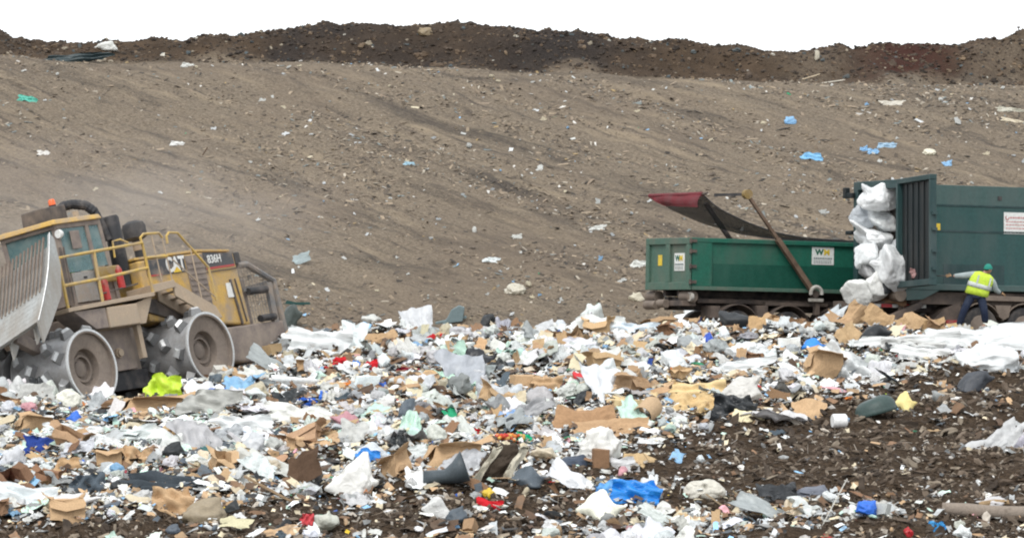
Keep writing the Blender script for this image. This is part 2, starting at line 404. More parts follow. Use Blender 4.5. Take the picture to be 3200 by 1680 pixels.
# drum wheels
wm = MB()
wm.lathe([(.80,0),(.885,0),(.885,-.05),(.86,-.055),(.86,-1.72),(.885,-1.725),(.885,-1.78),(.2,-1.78),(.2,-.4),(.36,-.40),(.43,-.36),(.45,-.17),(.50,-.14),(.80,-.09)], (0,0,0), 'Y', 56, True)
drum_me = wm.mesh("drum_wheel", True); drum_me.materials.append(M_DRUM); drum_me.materials.append(M_DISH)
for p in drum_me.polygons:
    r = math.hypot(p.center.x, p.center.z)
    if r < .845 and p.center.y > -.5: p.material_index = 1
rim_me = MB().lathe([(.84,.012),(.893,.012),(.893,-.035),(.84,-.035)], (0,0,0), 'Y', 56, True).mesh("rim", True); rim_me.materials.append(M_SHINE)
hub_me = MB().lathe([(.0,-.34),(.17,-.34),(.20,-.36),(.20,-.40)], (0,0,0), 'Y', 28).lathe([(.28,-.30),(.33,-.30),(.33,-.40),(.28,-.40)], (0,0,0), 'Y', 28, True).mesh("hub", True); hub_me.materials.append(M_DISH)
tt = MB()
tt.hexa([(-.15,-.11,-.03),(.15,-.11,-.03),(.15,.11,-.03),(-.15,.11,-.03),(-.105,-.085,.15),(.105,-.085,.15),(.105,.085,.15),(-.105,.085,.15)])
tt.hexa([(-.10,-.08,.149),(.10,-.08,.149),(.10,.08,.149),(-.10,.08,.149),(-.085,-.02,.19),(.085,-.02,.19),(.085,.02,.19),(-.085,.02,.19)])
tooth_me = tt.mesh("tooth"); tooth_me.materials.append(M_TOOTH); tooth_me.materials.append(M_SHINE)
for p in tooth_me.polygons:
    if p.center.z > .08 and abs(p.normal.z) > .3 or p.center.z > .155: p.material_index = 1
def add_mods(o, ang=38, bev=0):
    if bev:
        b = o.modifiers.new("bevel", 'BEVEL'); b.width = bev; b.segments = 2; b.limit_method = 'ANGLE'
    e = o.modifiers.new("edges", 'EDGE_SPLIT'); e.split_angle = math.radians(ang)
for ix, X in enumerate((2.275, -2.275)):
    for sy in (1, -1):
        M = Matrix.Translation((X, sy*1.9, 0)) @ (Matrix.Identity(4) if sy > 0 else Matrix.Rotation(math.pi, 4, 'Z'))
        d = link("drum_wheel", drum_me, None, comp); d.matrix_local = M @ Matrix.Rotation(.4+ix*.37, 4, 'Y'); add_mods(d)
        r = link("rim", rim_me, None, d); add_mods(r)
        h = link("hub", hub_me, None, d); add_mods(h)
        for k in range(4):
            for j in range(8):
                a = (j+(.5 if k % 2 else 0)+.12*k)*math.pi/4
                t_ = link("tooth", tooth_me, None, d)
                t_.matrix_local = Matrix.Rotation(a, 4, 'Y') @ Matrix.Translation((0, -.26-.42*k, .86)) @ Matrix.Scale(1.06, 4) @ Matrix.Rotation((.5 if k % 2 else -.5), 4, 'Z')
# chassis
m = MB()
m.box(.9,3.0,-.45,.45,.98,1.3); m.box(-.45,1.0,-.55,1.05,-.15,.87); m.box(-1.2,-.47,-.55,.55,-.35,.9); m.box(-3.4,-.9,-.4,.4,1.0,1.25); m.box(-5.3,-3.35,-.55,.55,-.35,.95)
m.build("chassis", M_MAUVE, comp, bevel=.02)
MB().lathe([(.02,0),(.09,0),(.09,-.06),(.12,-.06),(.12,-.12)], (.2,1.17,.28), 'Y', 16).build("pivot_boss", M_TAN, comp, True)
m = MB(); m.box(-.9,.5,-.6,.95,-.62,-.16); m.build("belly_pan", M_BLACK, comp, bevel=.02)
MB().prism([(2.1,.9,1.36),(.92,.9,1.36),(.92,.9,.88),(1.4,.9,.88)], (0,.66,0)).build("step_box", M_MAUVE, comp, bevel=.015)
MB().box(-.24,.90,.9,1.60,.86,1.36).build("tank", M_TAN, comp, bevel=.03)
MB().prism([(-.26,.7,1.36),(-1.0,.7,1.5),(-.55,.7,.86),(-.26,.7,.86)], (0,.8,0)).build("tank_bracket", M_TAN, comp, bevel=.01)
MB().box(-.50,-.34,1.22,1.36,.05,.86).build("strut", M_TAN, comp, bevel=.01)
# running boards
m = MB(); m.hexa([(2.34,.75,1.36),(2.34,1.62,1.36),(-.96,1.62,1.47),(-.96,.75,1.47),(2.34,.75,1.46),(2.34,1.62,1.46),(-.96,1.62,1.57),(-.96,.75,1.57)])
m.hexa([(-.97,.75,1.55),(-.97,1.6,1.55),(-1.84,1.6,1.62),(-1.84,.75,1.62),(-.97,.75,1.75),(-.97,1.6,1.75),(-1.84,1.6,1.80),(-1.84,.75,1.80)])
m.build("platform", M_TAN, comp, bevel=.012)
m = MB(); m.hexa([(2.34,-1.62,1.36),(2.34,-.75,1.36),(-1.84,-.75,1.47),(-1.84,-1.62,1.47),(2.34,-1.62,1.46),(2.34,-.75,1.46),(-1.84,-.75,1.57),(-1.84,-1.62,1.57)]); m.build("platform", M_TAN, comp, bevel=.012)
# rear stairway: two stringers and treads
st = MB()
for y in (.98, 1.52): st.prism([(-1.80,y,1.78),(-1.80,y,1.40),(-3.10,y,.72),(-3.42,y,.72),(-3.25,y,1.02)], (0,.06,0))
for k in range(5):
    f = k/4; st.box(-2.18-1.1*f,-1.95-1.1*f,1.0,1.55,1.52-.62*f,1.56-.62*f)
st.build("stairs", M_TAN, comp, bevel=.008)
MB().prism([(-1.3,.6,1.5),(-1.9,.6,1.45),(-3.6,.6,.75),(-3.75,.6,.2),(-3.55,.6,.2),(-3.3,.6,.62),(-1.3,.6,1.2)], (0,.36,0)).build("fender", M_DKST, comp, bevel=.01)
# cab
cab = MB()
for (x0, z0, x1, z1, y) in ((1.08,1.5,1.24,3.6,.80),(1.08,1.5,1.24,3.6,-.80),(-.55,1.5,-.38,3.6,.80),(-.55,1.5,-.38,3.6,-.80),(.06,1.5,.12,3.6,.82),(.06,1.5,.12,3.6,-.82)):
    cab.beam((x0,y,z0),(x1,y,z1), .13, .13, (1,0,0))
cab.hexa([(1.06,-.82,1.5),(1.06,.82,1.5),(-.57,.82,1.5),(-.57,-.82,1.5),(1.06,-.82,1.62),(1.06,.82,1.62),(-.57,.82,1.62),(-.57,-.82,1.62)])
cab.hexa([(1.02,-.8,1.6),(1.14,-.8,1.6),(1.14,.8,1.6),(1.02,.8,1.6),(1.06,-.8,2.3),(1.18,-.8,2.3),(1.18,.8,2.3),(1.06,.8,2.3)])
cab.box(-.6,-.52,-.8,.8,1.6,2.45); cab.box(-.52,.02,.76,.82,1.6,2.42); cab.box(-.52,1.06,-.82,-.76,1.6,2.42)
cab.beam((1.25,-.82,3.52),(1.25,.82,3.52),.14,.14); cab.beam((-.38,-.82,3.52),(-.38,.82,3.52),.14,.14); cab.beam((1.25,.82,3.52),(-.38,.82,3.52),.12,.14); cab.beam((1.25,-.82,3.52),(-.38,-.82,3.52),.12,.14)
cabo = cab.build("cab", M_MAUVE, comp, bevel=.015)
MB().hexa([(1.42,-.98,3.55),(1.42,.98,3.55),(-.42,.98,3.58),(-.42,-.98,3.58),(1.36,-.92,3.68),(1.36,.92,3.68),(-.38,.92,3.70),(-.38,-.92,3.70)]).build("roof", M_YEL, cabo, bevel=.03)
dr = MB(); dr.box(.13,1.03,.82,.87,1.63,2.36); d_ = dr.build("door", paint("pale_grey_door", (.30,.29,.27), DUST, .4, .6), cabo, bevel=.012)
MB().box(.52,.62,.87,.90,2.2,2.24).build("handle", M_BLACK, d_)
def pane(p): MB().prism(p, Vector(p[1]).__sub__(Vector(p[0])).cross(Vector(p[2])-Vector(p[0])).normalized()*.015).build("window", M_GLASS, cabo)
pane([(1.10,.83,2.38),(.14,.83,2.38),(.14,.83,3.45),(1.18,.83,3.45)])
pane([(.04,.83,2.45),(-.42,.83,2.45),(-.36,.83,3.45),(.04,.83,3.45)])
pane([(1.16,-.74,2.32),(1.16,.74,2.32),(1.25,.74,3.45),(1.25,-.74,3.45)])
pane([(-.44,-.74,2.5),(-.44,.74,2.5),(-.42,.74,3.45),(-.42,-.74,3.45)])
pane([(1.10,-.80,2.38),(-.42,-.80,2.45),(-.36,-.80,3.45),(1.18,-.80,3.45)])
MB().box(.50,.84,.90,.93,2.92,3.36).build("mirror", M_MAUVE, cabo, bevel=.01)
MB().lathe([(.0,.07),(.10,.07),(.11,0),(.07,-.07)], (1.22,.92,3.32), 'X', 16).build("work_light", M_WHITE, cabo, True)
MB().beam((1.34,.9,1.62),(1.30,.9,3.0),.05,.05).beam((1.24,.93,1.62),(1.20,.93,3.0),.03,.03).build("grab_bar", M_DKST, cabo)
sm = MB(); sm.box(.0,.45,-.25,.25,1.95,2.1); sm.box(-.1,.05,-.25,.25,2.1,2.75); sm.build("seat", M_BLACK, cabo, bevel=.04)
# things bolted on the roof
ac = MB().hexa([(.62,-.66,3.74),(.62,.02,3.74),(-.32,.02,3.76),(-.32,-.66,3.76),(.60,-.66,4.10),(.60,.02,4.10),(-.30,.02,4.14),(-.30,-.66,4.14)]).build("air_conditioner", M_DKST, comp, bevel=.025)
m = MB(); m.box(.1,.2,-.6,.0,3.69,3.75); m.beam((-.36,.30,3.72),(.66,.32,3.70),.05,.06); m.beam((.7,-.75,3.71),(1.3,-.75,3.69),.04,.05); m.box(-.3,-.2,.28,.38,3.7,3.9); m.build("bracket", M_TAN, ac)
hp = [(-.25,-.2,4.0),(-.45,-.15,4.12),(-.62,0,4.12),(-.80,.25,4.02),(-.92,.40,3.80),(-.97,.48,3.45),(-1.02,.55,3.0)]
rib = MB()
P_ = []
for i in range(len(hp)-1):
    for k in range(6): f = k/6; P_.append(tuple(hp[i][c]*(1-f)+hp[i+1][c]*f for c in range(3)))
rib.tube(P_, [(.125 if i < 24 else .10)*(1.0 if i % 2 else .92) for i in range(len(P_))], 12); rib.build("hose", M_BLACK, ac)
b_ = MB().lathe([(.085,0),(.09,.04)], (-.10,-.2,4.14), 'Z', 14).build("beacon_base", M_BLACK, ac)
MB().lathe([(.088,.0),(.085,.11),(.06,.15),(.0,.155)], (-.10,-.2,4.175), 'Z', 16).build("beacon", amber_mat(), ac, True)
# exhaust and air cleaner
MB().lathe([(.17,1.9),(.185,2.3),(.20,2.35),(.205,3.60),(.17,3.66),(.15,3.58)], (-1.30,.50,0), 'Z', 20).build("exhaust_stack", M_BLACK, comp, True)
m = MB(); m.lathe([(.11,2.4),(.11,3.02),(.20,3.04),(.29,3.10),(.30,3.36),(.26,3.46),(.12,3.52),(.0,3.53)], (-2.48,.2,0), 'Z', 22); m.build("air_cleaner", M_BLACK, comp, True)
MB().lathe([(.115,2.78),(.125,2.80),(.125,2.98),(.115,3.0)], (-2.48,.2,0), 'Z', 18).build("clamp_band", M_TAN, comp, True)
# hood with decals
hd = MB().prism([(-1.5,-.88,2.44),(-4.0,-.88,2.46),(-5.30,-.88,2.36),(-5.40,-.88,.50),(-1.5,-.88,.95)], (0,1.76,0)).build("hood", M_YEL, comp, bevel=.05)
MB().prism([(-1.5,-.80,2.47),(-4.0,-.80,2.49),(-5.28,-.80,2.40),(-5.28,-.80,2.46),(-4.0,-.80,2.56),(-1.5,-.80,2.54)], (0,1.6,0)).build("hood_lid", M_YEL, hd, bevel=.02)
MB().prism([(-1.75,.885,2.02),(-1.75,.885,2.43),(-3.28,.885,2.44),(-3.28,.885,2.03)], (0,.008,0)).build("decal", M_DECAL, hd); de = MB(); de.prism([(-4.05,.885,2.00),(-4.05,.885,2.45),(-5.22,.885,2.35),(-5.24,.885,2.03)], (0,.008,0))
deo = de.build("decal", M_DECAL, hd)
MB().prism([(-4.08,.895,2.01),(-4.08,.895,2.06),(-5.22,.895,2.07),(-5.22,.895,2.02)], (0,.006,0)).build("decal_stripe", M_REDP, hd); MB().prism([(-1.76,.895,2.02),(-1.76,.895,2.06),(-2.3,.895,2.06),(-2.3,.895,2.02)], (0,.006,0)).build("decal_stripe", M_REDP, hd)
RT = (math.pi/2, 0, math.pi)
text("lettering", "CAT", M_WHITE, hd, .50, (-2.90,.900,2.235), RT, .008, .74, 0, .018)
MB().prism([(-2.74,.912,2.045),(-3.08,.912,2.045),(-2.91,.912,2.18)], (0,.006,0)).build("emblem", paint("emblem_yellow", (.75,.50,.04), DUST, .1), hd)
text("lettering", "836H", M_WHITE, hd, .29, (-4.46,.902,2.25), RT, .008, .86, 0, .003)
gr = MB(); gr.box(-4.02,-3.32,.885,.90,1.0,2.42)
for k in range(9): gr.box(-4.0,-3.34,.90,.925,1.1+.14*k,1.16+.14*k)
gr.build("grille", M_MAUVE, hd)
m = MB(); m.box(-4.95,-4.70,.89,.91,1.25,1.62); m.build("notice", M_WHITE, hd)
m = MB(); m.beam((-4.06,.9,1.95),(-5.3,.9,1.96),.02,.025); m.beam((-4.9,.905,1.7),(-5.02,.905,.55),.05,.05); m.beam((-5.1,.905,1.7),(-5.22,.905,.6),.03,.03); m.build("seam", M_DKST, hd)
MB().box(-5.52,-5.28,.55,.90,2.05,2.36).build("tail_light", M_BLACK, comp, bevel=.03)
# engine guard at the back
eg = MB()
for y in (.86, -.86):
    eg.tube([(-5.38,y,2.02),(-5.75,y,2.02),(-6.68,y,1.52),(-6.72,y,.05)], .085, 8)
    eg.beam((-6.45,y,1.5),(-6.40,y,.1),.10,.20,(1,0,0))
eg.beam((-6.70,-.86,1.5),(-6.70,.86,1.5),.12,.12); eg.beam((-6.72,-.86,.3),(-6.72,.86,.3),.12,.12); eg.beam((-5.4,.86,1.38),(-6.6,.86,1.40),.05,.07)
ego = eg.build("engine_guard", M_GREYP, comp)
gm = MB()
for k in range(11):
    f = k/10; z1 = 1.98 if k < 4 else 1.98-(k-3)/7*.5
    gm.beam((-5.45-1.15*f,.80,.55),(-5.45-1.15*f,.80,z1),.008,.01,(1,0,0))
for k in range(7): gm.beam((-5.42,.80,.65+.2*k),(-6.62 if k < 4 else -6.62+(k-4)*.3,.80,.65+.2*k),.008,.01)
gm.build("guard_mesh", M_GREYP, ego)
MB().box(-5.75,-5.42,-.8,.70,.5,1.7).build("radiator", M_MAUVE, comp, bevel=.05)
for q_ in ((.75,-6.25,1.33),(.6,-6.35,.62)): MB().lathe([(.09,0),(.09,q_[0])], (q_[1],.92,q_[2]), 'X', 12).build("hinge", M_BLACK, comp, True)
MB().prism([(-4.0,-.92,.52),(-5.2,-.92,.52),(-6.68,-.92,.50),(-6.62,-.92,-.35),(-5.6,-.92,-.5),(-4.0,-.92,-.3)], (0,1.84,0)).build("counterweight", M_MAUVE, comp, bevel=.05)
# rails
def rail(lines, r=.032, m_=M_YRAIL):
    mb = MB()
    for l in lines: mb.tube(l, r, 8)
    return mb.build("guard_rail", m_, comp, True)
rail([[(2.30,1.58,1.46),(2.27,1.58,2.67),(.92,1.58,2.72),(-.95,1.58,2.79),(-.955,1.58,1.55)], [(.92,1.58,2.72),(.99,1.58,1.48)], [(2.28,1.58,2.0),(.96,1.58,2.05),(-.95,1.58,2.17)]], .04)
rail([[(-1.0,1.55,2.6),(-.96,1.55,2.92),(-1.1,1.55,3.0),(-1.70,1.55,2.98),(-1.80,1.55,2.85)], [(-1.95,1.55,2.70),(-1.96,1.55,2.88),(-2.08,1.55,2.96),(-2.42,1.55,2.93),(-3.33,1.55,1.98),(-3.36,1.55,1.15)], [(-.98,1.55,2.42),(-1.84,1.55,2.40)]], .032)
rail([[(-2.0,1.55,2.3),(-3.33,1.55,1.25)], [(-2.78,1.55,2.53),(-2.80,1.55,1.25)], [(-1.4,1.55,2.97),(-1.42,1.55,1.8)], [(-1.78,1.55,2.9),(-1.82,1.55,1.8)]], .018, M_TAN)
rail([[(-.7,.86,2.6),(-.75,.86,3.0),(-1.0,.9,3.02),(-1.15,1.0,2.9)]], .025)
rail([[(.7,1.3,1.5),(.7,1.3,1.95),(.35,1.3,1.95),(.35,1.3,1.5)], [(.7,1.3,1.72),(-.8,1.3,1.85)]], .02, M_DKST)
MB().box(-.62,.25,.92,1.02,2.02,2.40).build("cover_panel", paint("mustard_panel", (.30,.20,.05), DUST, .4), comp, bevel=.03)
for x, z in ((.38, 1.56), (-.25, 1.80)):
    MB().lathe([(.02,.56),(.05,.52),(.085,.44),(.09,0),(.0,0)], (x,1.25,z), 'Z', 14).build("fire_extinguisher", M_REDP, comp, True)
# blade: tilted, leaning back, carried high
def bp(Y, s, off=0.0):
    return (2.98+1.05*s-.12*math.sin(s*math.pi)+off*-.9, Y, 3.18-1.98*s+.27*(Y-2)+off*-.45)
bl = MB()
segs = 7
for i in range(segs):
    s0, s1 = .60+.40*i/segs, .60+.40*(i+1)/segs
    bl.hexa([bp(-2.1,s1), bp(2.0,s1), bp(2.0,s1,.10), bp(-2.1,s1,.10), bp(-2.1,s0), bp(2.0,s0), bp(2.0,s0,.10), bp(-2.1,s0,.10)])
bl.hexa([bp(-2.1,.6,.09), bp(2.0,.6,.09), bp(2.0,.6,.12), bp(-2.1,.6,.12), bp(-2.1,.1,.09), bp(2.0,.1,.09), bp(2.0,.1,.12), bp(-2.1,.1,.12)])
blade = bl.build("blade", M_BLADE, comp, bevel=.006)
ep = [bp(2.0,-.01), bp(2.0,.3), bp(2.0,.6), bp(2.0,1.0)]
back = [bp(2.0,.02,.18), bp(2.0,.3,.42), bp(2.0,.62,.55), bp(2.0,.98,.42), bp(2.0,1.18,.34)]
for sgn, y0 in ((1, 0), (-1, -4.15)):
    pts = [Vector(p)+Vector((0,y0,.27*y0)) for p in [ep[0], ep[1], ep[2], ep[3], back[4], back[3], back[2], back[1], back[0]]]
    MB().prism(pts, (0,.07,.019)).build("end_plate", M_BLADE, blade, bevel=.006)
ee = MB(); ee.tube([Vector(bp(2.05,s))+Vector((.01,.03,.014)) for s in (-.01,.2,.4,.6,.8,1.0)], .015, 6); ee.build("cutting_edge", M_SHINE, blade)
bar_me = MB().beam((0,0,-.62),(0,0,.62),.042,.036,(1,0,0)).mesh("rake_bar"); bar_me.materials.append(M_RUST)
for k in range(31):
    Y = 1.88-.13*k; a = Vector(bp(Y,.0,-.01)); b2 = Vector(bp(Y,.64,-.01))
    o = link("rake_bar", bar_me, None, blade); o.location = (a+b2)/2; o.rotation_euler = (b2-a).to_track_quat('-Z', 'Y').to_euler(); o.scale = (1, 1, (a-b2).length/1.24)
for Y in (-1.5, -.7, .1, .9, 1.7): MB().prism([bp(Y,.95,.1), bp(Y,.7,.1), bp(Y,.75,.5), bp(Y,1.12,.4)], (0,.06,.016)).build("blade_bracket", M_BLADE, blade)
for y in (-.95, .95): MB().beam(Vector(bp(y,.9,.2)), (1.6,y*.75,.15), .22, .3).build("push_arm", M_MAUVE, comp, bevel=.02)

# ------------------------------------------------------------------ trucks and containers
TH = math.radians(26)
def truck_frame(O, pitch, roll):
    f = np.array([math.cos(TH), math.sin(TH), 0]); l = np.array([-math.sin(TH), math.cos(TH), 0]); u = np.array([0, 0, 1.])
    f2 = f*math.cos(pitch)-u*math.sin(pitch); up = u*math.cos(pitch)+f*math.sin(pitch)
    l2 = l*math.cos(roll)-up*math.sin(roll); u2 = up*math.cos(roll)+l*math.sin(roll)
    return np.stack([f2, l2, u2], 1), np.asarray(O)
def on_plane(R, O, px, py, Y):
    d = np.array([(px-1600)/F, 1, -(py-HOR)/F]); n = R[:, 1]; P0 = O+R@np.array([0, Y, 0]); t = (n@P0)/(n@d)
    return tuple(R.T@(d*t-O))
M_GREEN = paint("green_container_paint", (.012, .115, .075), (.05, .10, .075), .35, .5, 0, 1.4, .35, True)
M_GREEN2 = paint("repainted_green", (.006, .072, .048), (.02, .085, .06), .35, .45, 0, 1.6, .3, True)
M_GREEND = paint("faded_green_door", (.07, .14, .105), (.12, .13, .10), .4, .6, 0, 1.8, .3, True)
M_FRAME = paint("truck_frame_paint", (.030, .026, .027), (.13, .10, .08), .45, .7)
M_FRAME2 = paint("muddy_frame", (.075, .06, .053), (.16, .12, .095), .5, .8)
M_TYRE = paint("dusty_tyre", (.030, .030, .032), (.13, .11, .095), .5, .8)
M_RIM = paint("dusty_rim", (.16, .125, .10), (.24, .19, .15), .5, .7)
M_STICK = paint("white_sticker", (.74, .75, .72), (.45,.42,.36), .15, .6)
M_STY = paint("yellow_sticker", (.72, .52, .05), DUST, .12, .6)
M_STG = paint("logo_green", (.015, .12, .07), DUST, .05, .6)
M_INK = paint("grey_print", (.22, .25, .25), DUST, .05, .7)
M_REDR = paint("red_reflector", (.42, .025, .03), DUST, .15, .35)
M_TEAL = paint("grey_teal_container_paint", (.050, .100, .093), (.075, .10, .095), .45, .5, 0, 1.1, .25, True)
M_TEAL2 = paint("patched_teal_paint", (.014, .046, .047), (.05, .075, .075), .4, .5, 0, 1.4, .2, True)
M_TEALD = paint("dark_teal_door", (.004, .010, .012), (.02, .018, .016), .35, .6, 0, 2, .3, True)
M_MESH = paint("mesh_tarp", (.085, .08, .09), (.13, .11, .115), .4, .85)
_t = M_MESH.node_tree; _tr = _t.nodes.new('ShaderNodeBsdfTransparent'); _mx = _t.nodes.new('ShaderNodeMixShader'); _mx.inputs[0].default_value = .36
_t.links.new(_t.nodes['Principled BSDF'].outputs[0], _mx.inputs[1]); _t.links.new(_tr.outputs[0], _mx.inputs[2]); _t.links.new(_mx.outputs[0], _t.nodes['Material Output'].inputs[0])
M_TRED = paint("red_tarp_hem", (.15, .017, .024), (.11, .04, .042), .4, .75)
M_ARM = paint("rusty_arm", (.10, .062, .042), (.19, .13, .09), .5, .8)
M_BRONZE = paint("pale_worn_metal", (.5, .48, .44), (.2, .16, .12), .35, .5)

tyre_me = MB().lathe([(.30,.11),(.42,.13),(.49,.12),(.51,.08),(.51,-.08),(.49,-.12),(.42,-.13),(.30,-.11)], (0,0,0), 'Y', 36, True).mesh("tyre", True); tyre_me.materials.append(M_TYRE)
rim2_me = MB().lathe([(.0,-.01),(.08,-.01),(.10,.03),(.13,.03),(.14,-.03),(.26,-.02),(.285,-.08),(.30,-.09),(.31,-.11),(.29,-.13)][::-1]+[], (0,0,0), 'Y', 28).mesh("rim", True); rim2_me.materials.append(M_RIM)
def wheel(parent, x, y, z, out_, s=1.0):
    w = empty("wheel", Matrix.Translation((x, y, z)) @ (Matrix.Rotation(math.pi, 4, 'X') if out_ > 0 else Matrix.Identity(4)), parent); w.scale = (s, s, s)
    t_ = link("tyre", tyre_me, None, w); add_mods(t_, 50)
    r = link("rim", rim2_me, None, w); add_mods(r, 50)
    return w
def wm_sign(parent, x, z, w, h, axis, name="sign"):
    """white panel with the two big letters and rows of small grey print; axis 'x': on a right side (facing -Y), 'y': on a rear end (facing -X)"""
    if axis == 'x': P = lambda a, b, c: (x+a, -c, z+b)
    else: P = lambda a, b, c: (-c, x-a, z+b)
    def q(mb, a0, a1, b0, b1, c0, c1):
        mb.hexa([P(a0,b0,c0), P(a1,b0,c0), P(a1,b0,c1), P(a0,b0,c1), P(a0,b1,c0), P(a1,b1,c0), P(a1,b1,c1), P(a0,b1,c1)])
    mb = MB(); q(mb, -w/2, w/2, -h/2, h/2, -.049 if axis == 'x' else .021, -.035 if axis == 'x' else .033); so = mb.build(name, M_STICK, parent)
    c = -.032 if axis == 'x' else .036
    rot = (math.pi/2, 0, 0) if axis == 'x' else (math.pi/2, 0, -math.pi/2)
    text("lettering", "W", M_STG, so, h*.44, P(-w*.17, h*.2, c), rot, .003, 1.15, 0, h*.02)
    text("lettering", "M", M_STY, so, h*.44, P(w*.17, h*.2, c), rot, .003, 1.15, 0, h*.02)
    pr = MB(); rr = random.Random(3)
    for row, hh in ((-.14, .10), (-.29, .045), (-.39, .045)):
        a = -w*.42
        while a < w*.40:
            l = w*rr.uniform(.05, .10); q(pr, a, min(a+l, w*.42), h*(row-hh/2), h*(row+hh/2), c-.002, c+.002); a += l+w*.025
    pr.build("small_print", M_INK, so)
    return so

# ---- truck one: roll-off truck carrying the open green container
R1, O1 = truck_frame(unproj(2160, 905, 122.0), math.radians(2.0), math.radians(1.6))
T1 = frame_mat(R1, O1)
cont = tag(empty("waste_container", T1), "open topped green roll off container with a white two letter sign, behind the mesh tarp", "container")
L1, W1, H1 = 6.6, 2.4, 1.36
b = MB()
b.box(.02,L1,.05,.12,.12,H1-.1); b.box(.02,L1,W1-.12,W1-.05,.12,H1-.1); b.box(L1-.07,L1,.12,W1-.12,.12,H1-.1); b.box(.02,L1,.05,W1-.05,.06,.12)
body = b.build("body", M_GREEN, cont)
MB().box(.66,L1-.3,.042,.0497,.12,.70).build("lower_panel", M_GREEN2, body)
rl = MB()
rl.box(0,L1+.03,-.02,.14,H1-.12,H1); rl.box(0,L1+.03,W1-.14,W1+.02,H1-.12,H1); rl.box(L1-.1,L1+.02,.14,W1-.14,H1-.12,H1)
rl.build("top_rail", M_GREEN, cont, bevel=.015)
for q_ in ((.01,.60,-.01,.05),(L1-.35,L1,-.01,.05),(.01,.60,W1-.05,W1+.01)): MB().box(*q_,.1,H1-.12).build("corner_post", M_GREEN, cont, bevel=.01)
MB().box(0,L1+.02,-.02,.10,0,.1).box(0,L1+.02,W1-.10,W1+.02,0,.1).build("sill", M_GREEND, cont, bevel=.01)
sk = MB(); sk.box(.05,L1,.75,.87,-.16,.05); sk.box(.05,L1,W1-.87,W1-.75,-.16,.05); sk.build("skid", M_FRAME, cont)
dd = MB()
dd.box(-.02,.02,.04,W1-.04,.14,H1-.16)
dof = dd.build("door", M_GREEND, cont)
df = MB(); df.box(-.09,-.015,-.02,W1+.02,H1-.17,H1); df.box(-.09,-.015,-.02,W1+.02,0,.20)
for y0, y1 in ((-.02,.16),(1.08,1.30),(W1-.16,W1+.02)): df.box(-.088,-.015,y0,y1,.2,H1-.17)
df.build("door_frame", M_GREEND, dof, bevel=.012)
for z in (.15,.55,.95,1.22): MB().lathe([(.035,0),(.035,.12)], (-.06,-.05,z), 'Z', 10).box(-.06,.12,-.06,-.02,z+.02,z+.1).build("hinge", M_FRAME2, dof)
MB().box(-.030,-.022,1.60,1.82,.64,.92).build("sticker", M_STY, dof)
wm_sign(dof, .62, .73, .56, .46, 'y')
wm_sign(body, 3.95, .98, .66, .46, 'x')
tr1 = tag(empty("roll_off_truck", T1), "dark muddy roll off truck with a raised grey mesh tarp on arms", "truck")
c1 = MB(); c1.box(.1,8.9,.72,.92,-.52,-.17); c1.box(.1,8.9,W1-.92,W1-.72,-.52,-.17)
for x in (.2,1.6,3.0,4.4,6,7.5): c1.box(x,x+.16,.92,W1-.92,-.48,-.2)
c1.build("frame", M_FRAME, tr1, bevel=.01)
c1 = MB(); c1.box(.35,8.5,.28,.70,-.33,-.22); c1.box(-.15,.25,.2,W1-.2,-.42,-.28); c1.box(2.3,4.2,.15,.6,-.36,-.27); c1.box(4.9,6.8,.02,.6,-.46,-.31); c1.build("side_rail", M_FRAME2, tr1, bevel=.01)
ro = MB()
for y in (.25, W1-.25): ro.lathe([(.05,-.28),(.15,-.26),(.15,.28),(.05,.28)], (.12,y+.12,-.17), 'Y', 16)
ro.lathe([(.05,-.2),(.11,-.2),(.11,.2),(.05,.2)], (-.22,1.15,-.36), 'Y', 14); ro.lathe([(.05,-.3),(.12,-.3),(.12,.3),(.05,.3)], (-.15,1.9,-.40), 'Y', 14)
ro.build("roller", M_RIM, tr1, True)
ck = MB(); ck.lathe([(.02,0),(.10,.0),(.12,-.04),(.12,-.1)], (.10,.1,-.18), 'X', 16); ck.build("tail_light", M_BRONZE, tr1, True)
fe = MB()
WX1 = (1.42, 2.95, 4.47)
for x in WX1:
    pts = [(x+.66*math.cos(a), 0, -1.02+.66*math.sin(a)) for a in np.linspace(.25, math.pi-.25, 13)]
    for i in range(12): fe.hexa([Vector(pts[i])+Vector((0,.02,0)), Vector(pts[i+1])+Vector((0,.02,0)), Vector(pts[i+1])+Vector((0,.62,0)), Vector(pts[i])+Vector((0,.62,0)),
                                Vector(pts[i])*1+Vector((0,.02,.025)), Vector(pts[i+1])+Vector((0,.02,.025)), Vector(pts[i+1])+Vector((0,.62,.025)), Vector(pts[i])+Vector((0,.62,.025))])
fe.box(.62,.90,.06,.6,-.72,-.40); fe.box(2.02,2.35,.1,.6,-.66,-.36)
fe.build("mudguard", M_FRAME2, tr1)
for x in WX1:
    for y, o_ in ((.16, -1), (W1-.16, 1)): wheel(tr1, x, y, -1.02, o_)
    MB().lathe([(.09,.2),(.09,W1-.2)], (x,0,-1.02), 'Y', 10).build("axle", M_FRAME, tr1)
wheel(tr1, 7.9, .2, -1.02, -1); wheel(tr1, 7.9, W1-.2, -1.02, 1)
cb = MB(); cb.prism([(7.2,.05,-.6),(9.6,.05,-.6),(9.6,.05,.35),(9.0,.05,1.25),(7.2,.05,1.3)], (0,W1-.1,0)); cbo = cb.build("cab", paint("truck_cab_green", (.02,.12,.08), DUST, .3), tr1, bevel=.06)
MB().box(7.5,8.7,.03,.052,.35,1.05).build("window", M_GLASS, cbo)
MB().box(9.3,9.75,.1,W1-.1,-.85,-.6).build("bumper", M_FRAME2, tr1, bevel=.03)
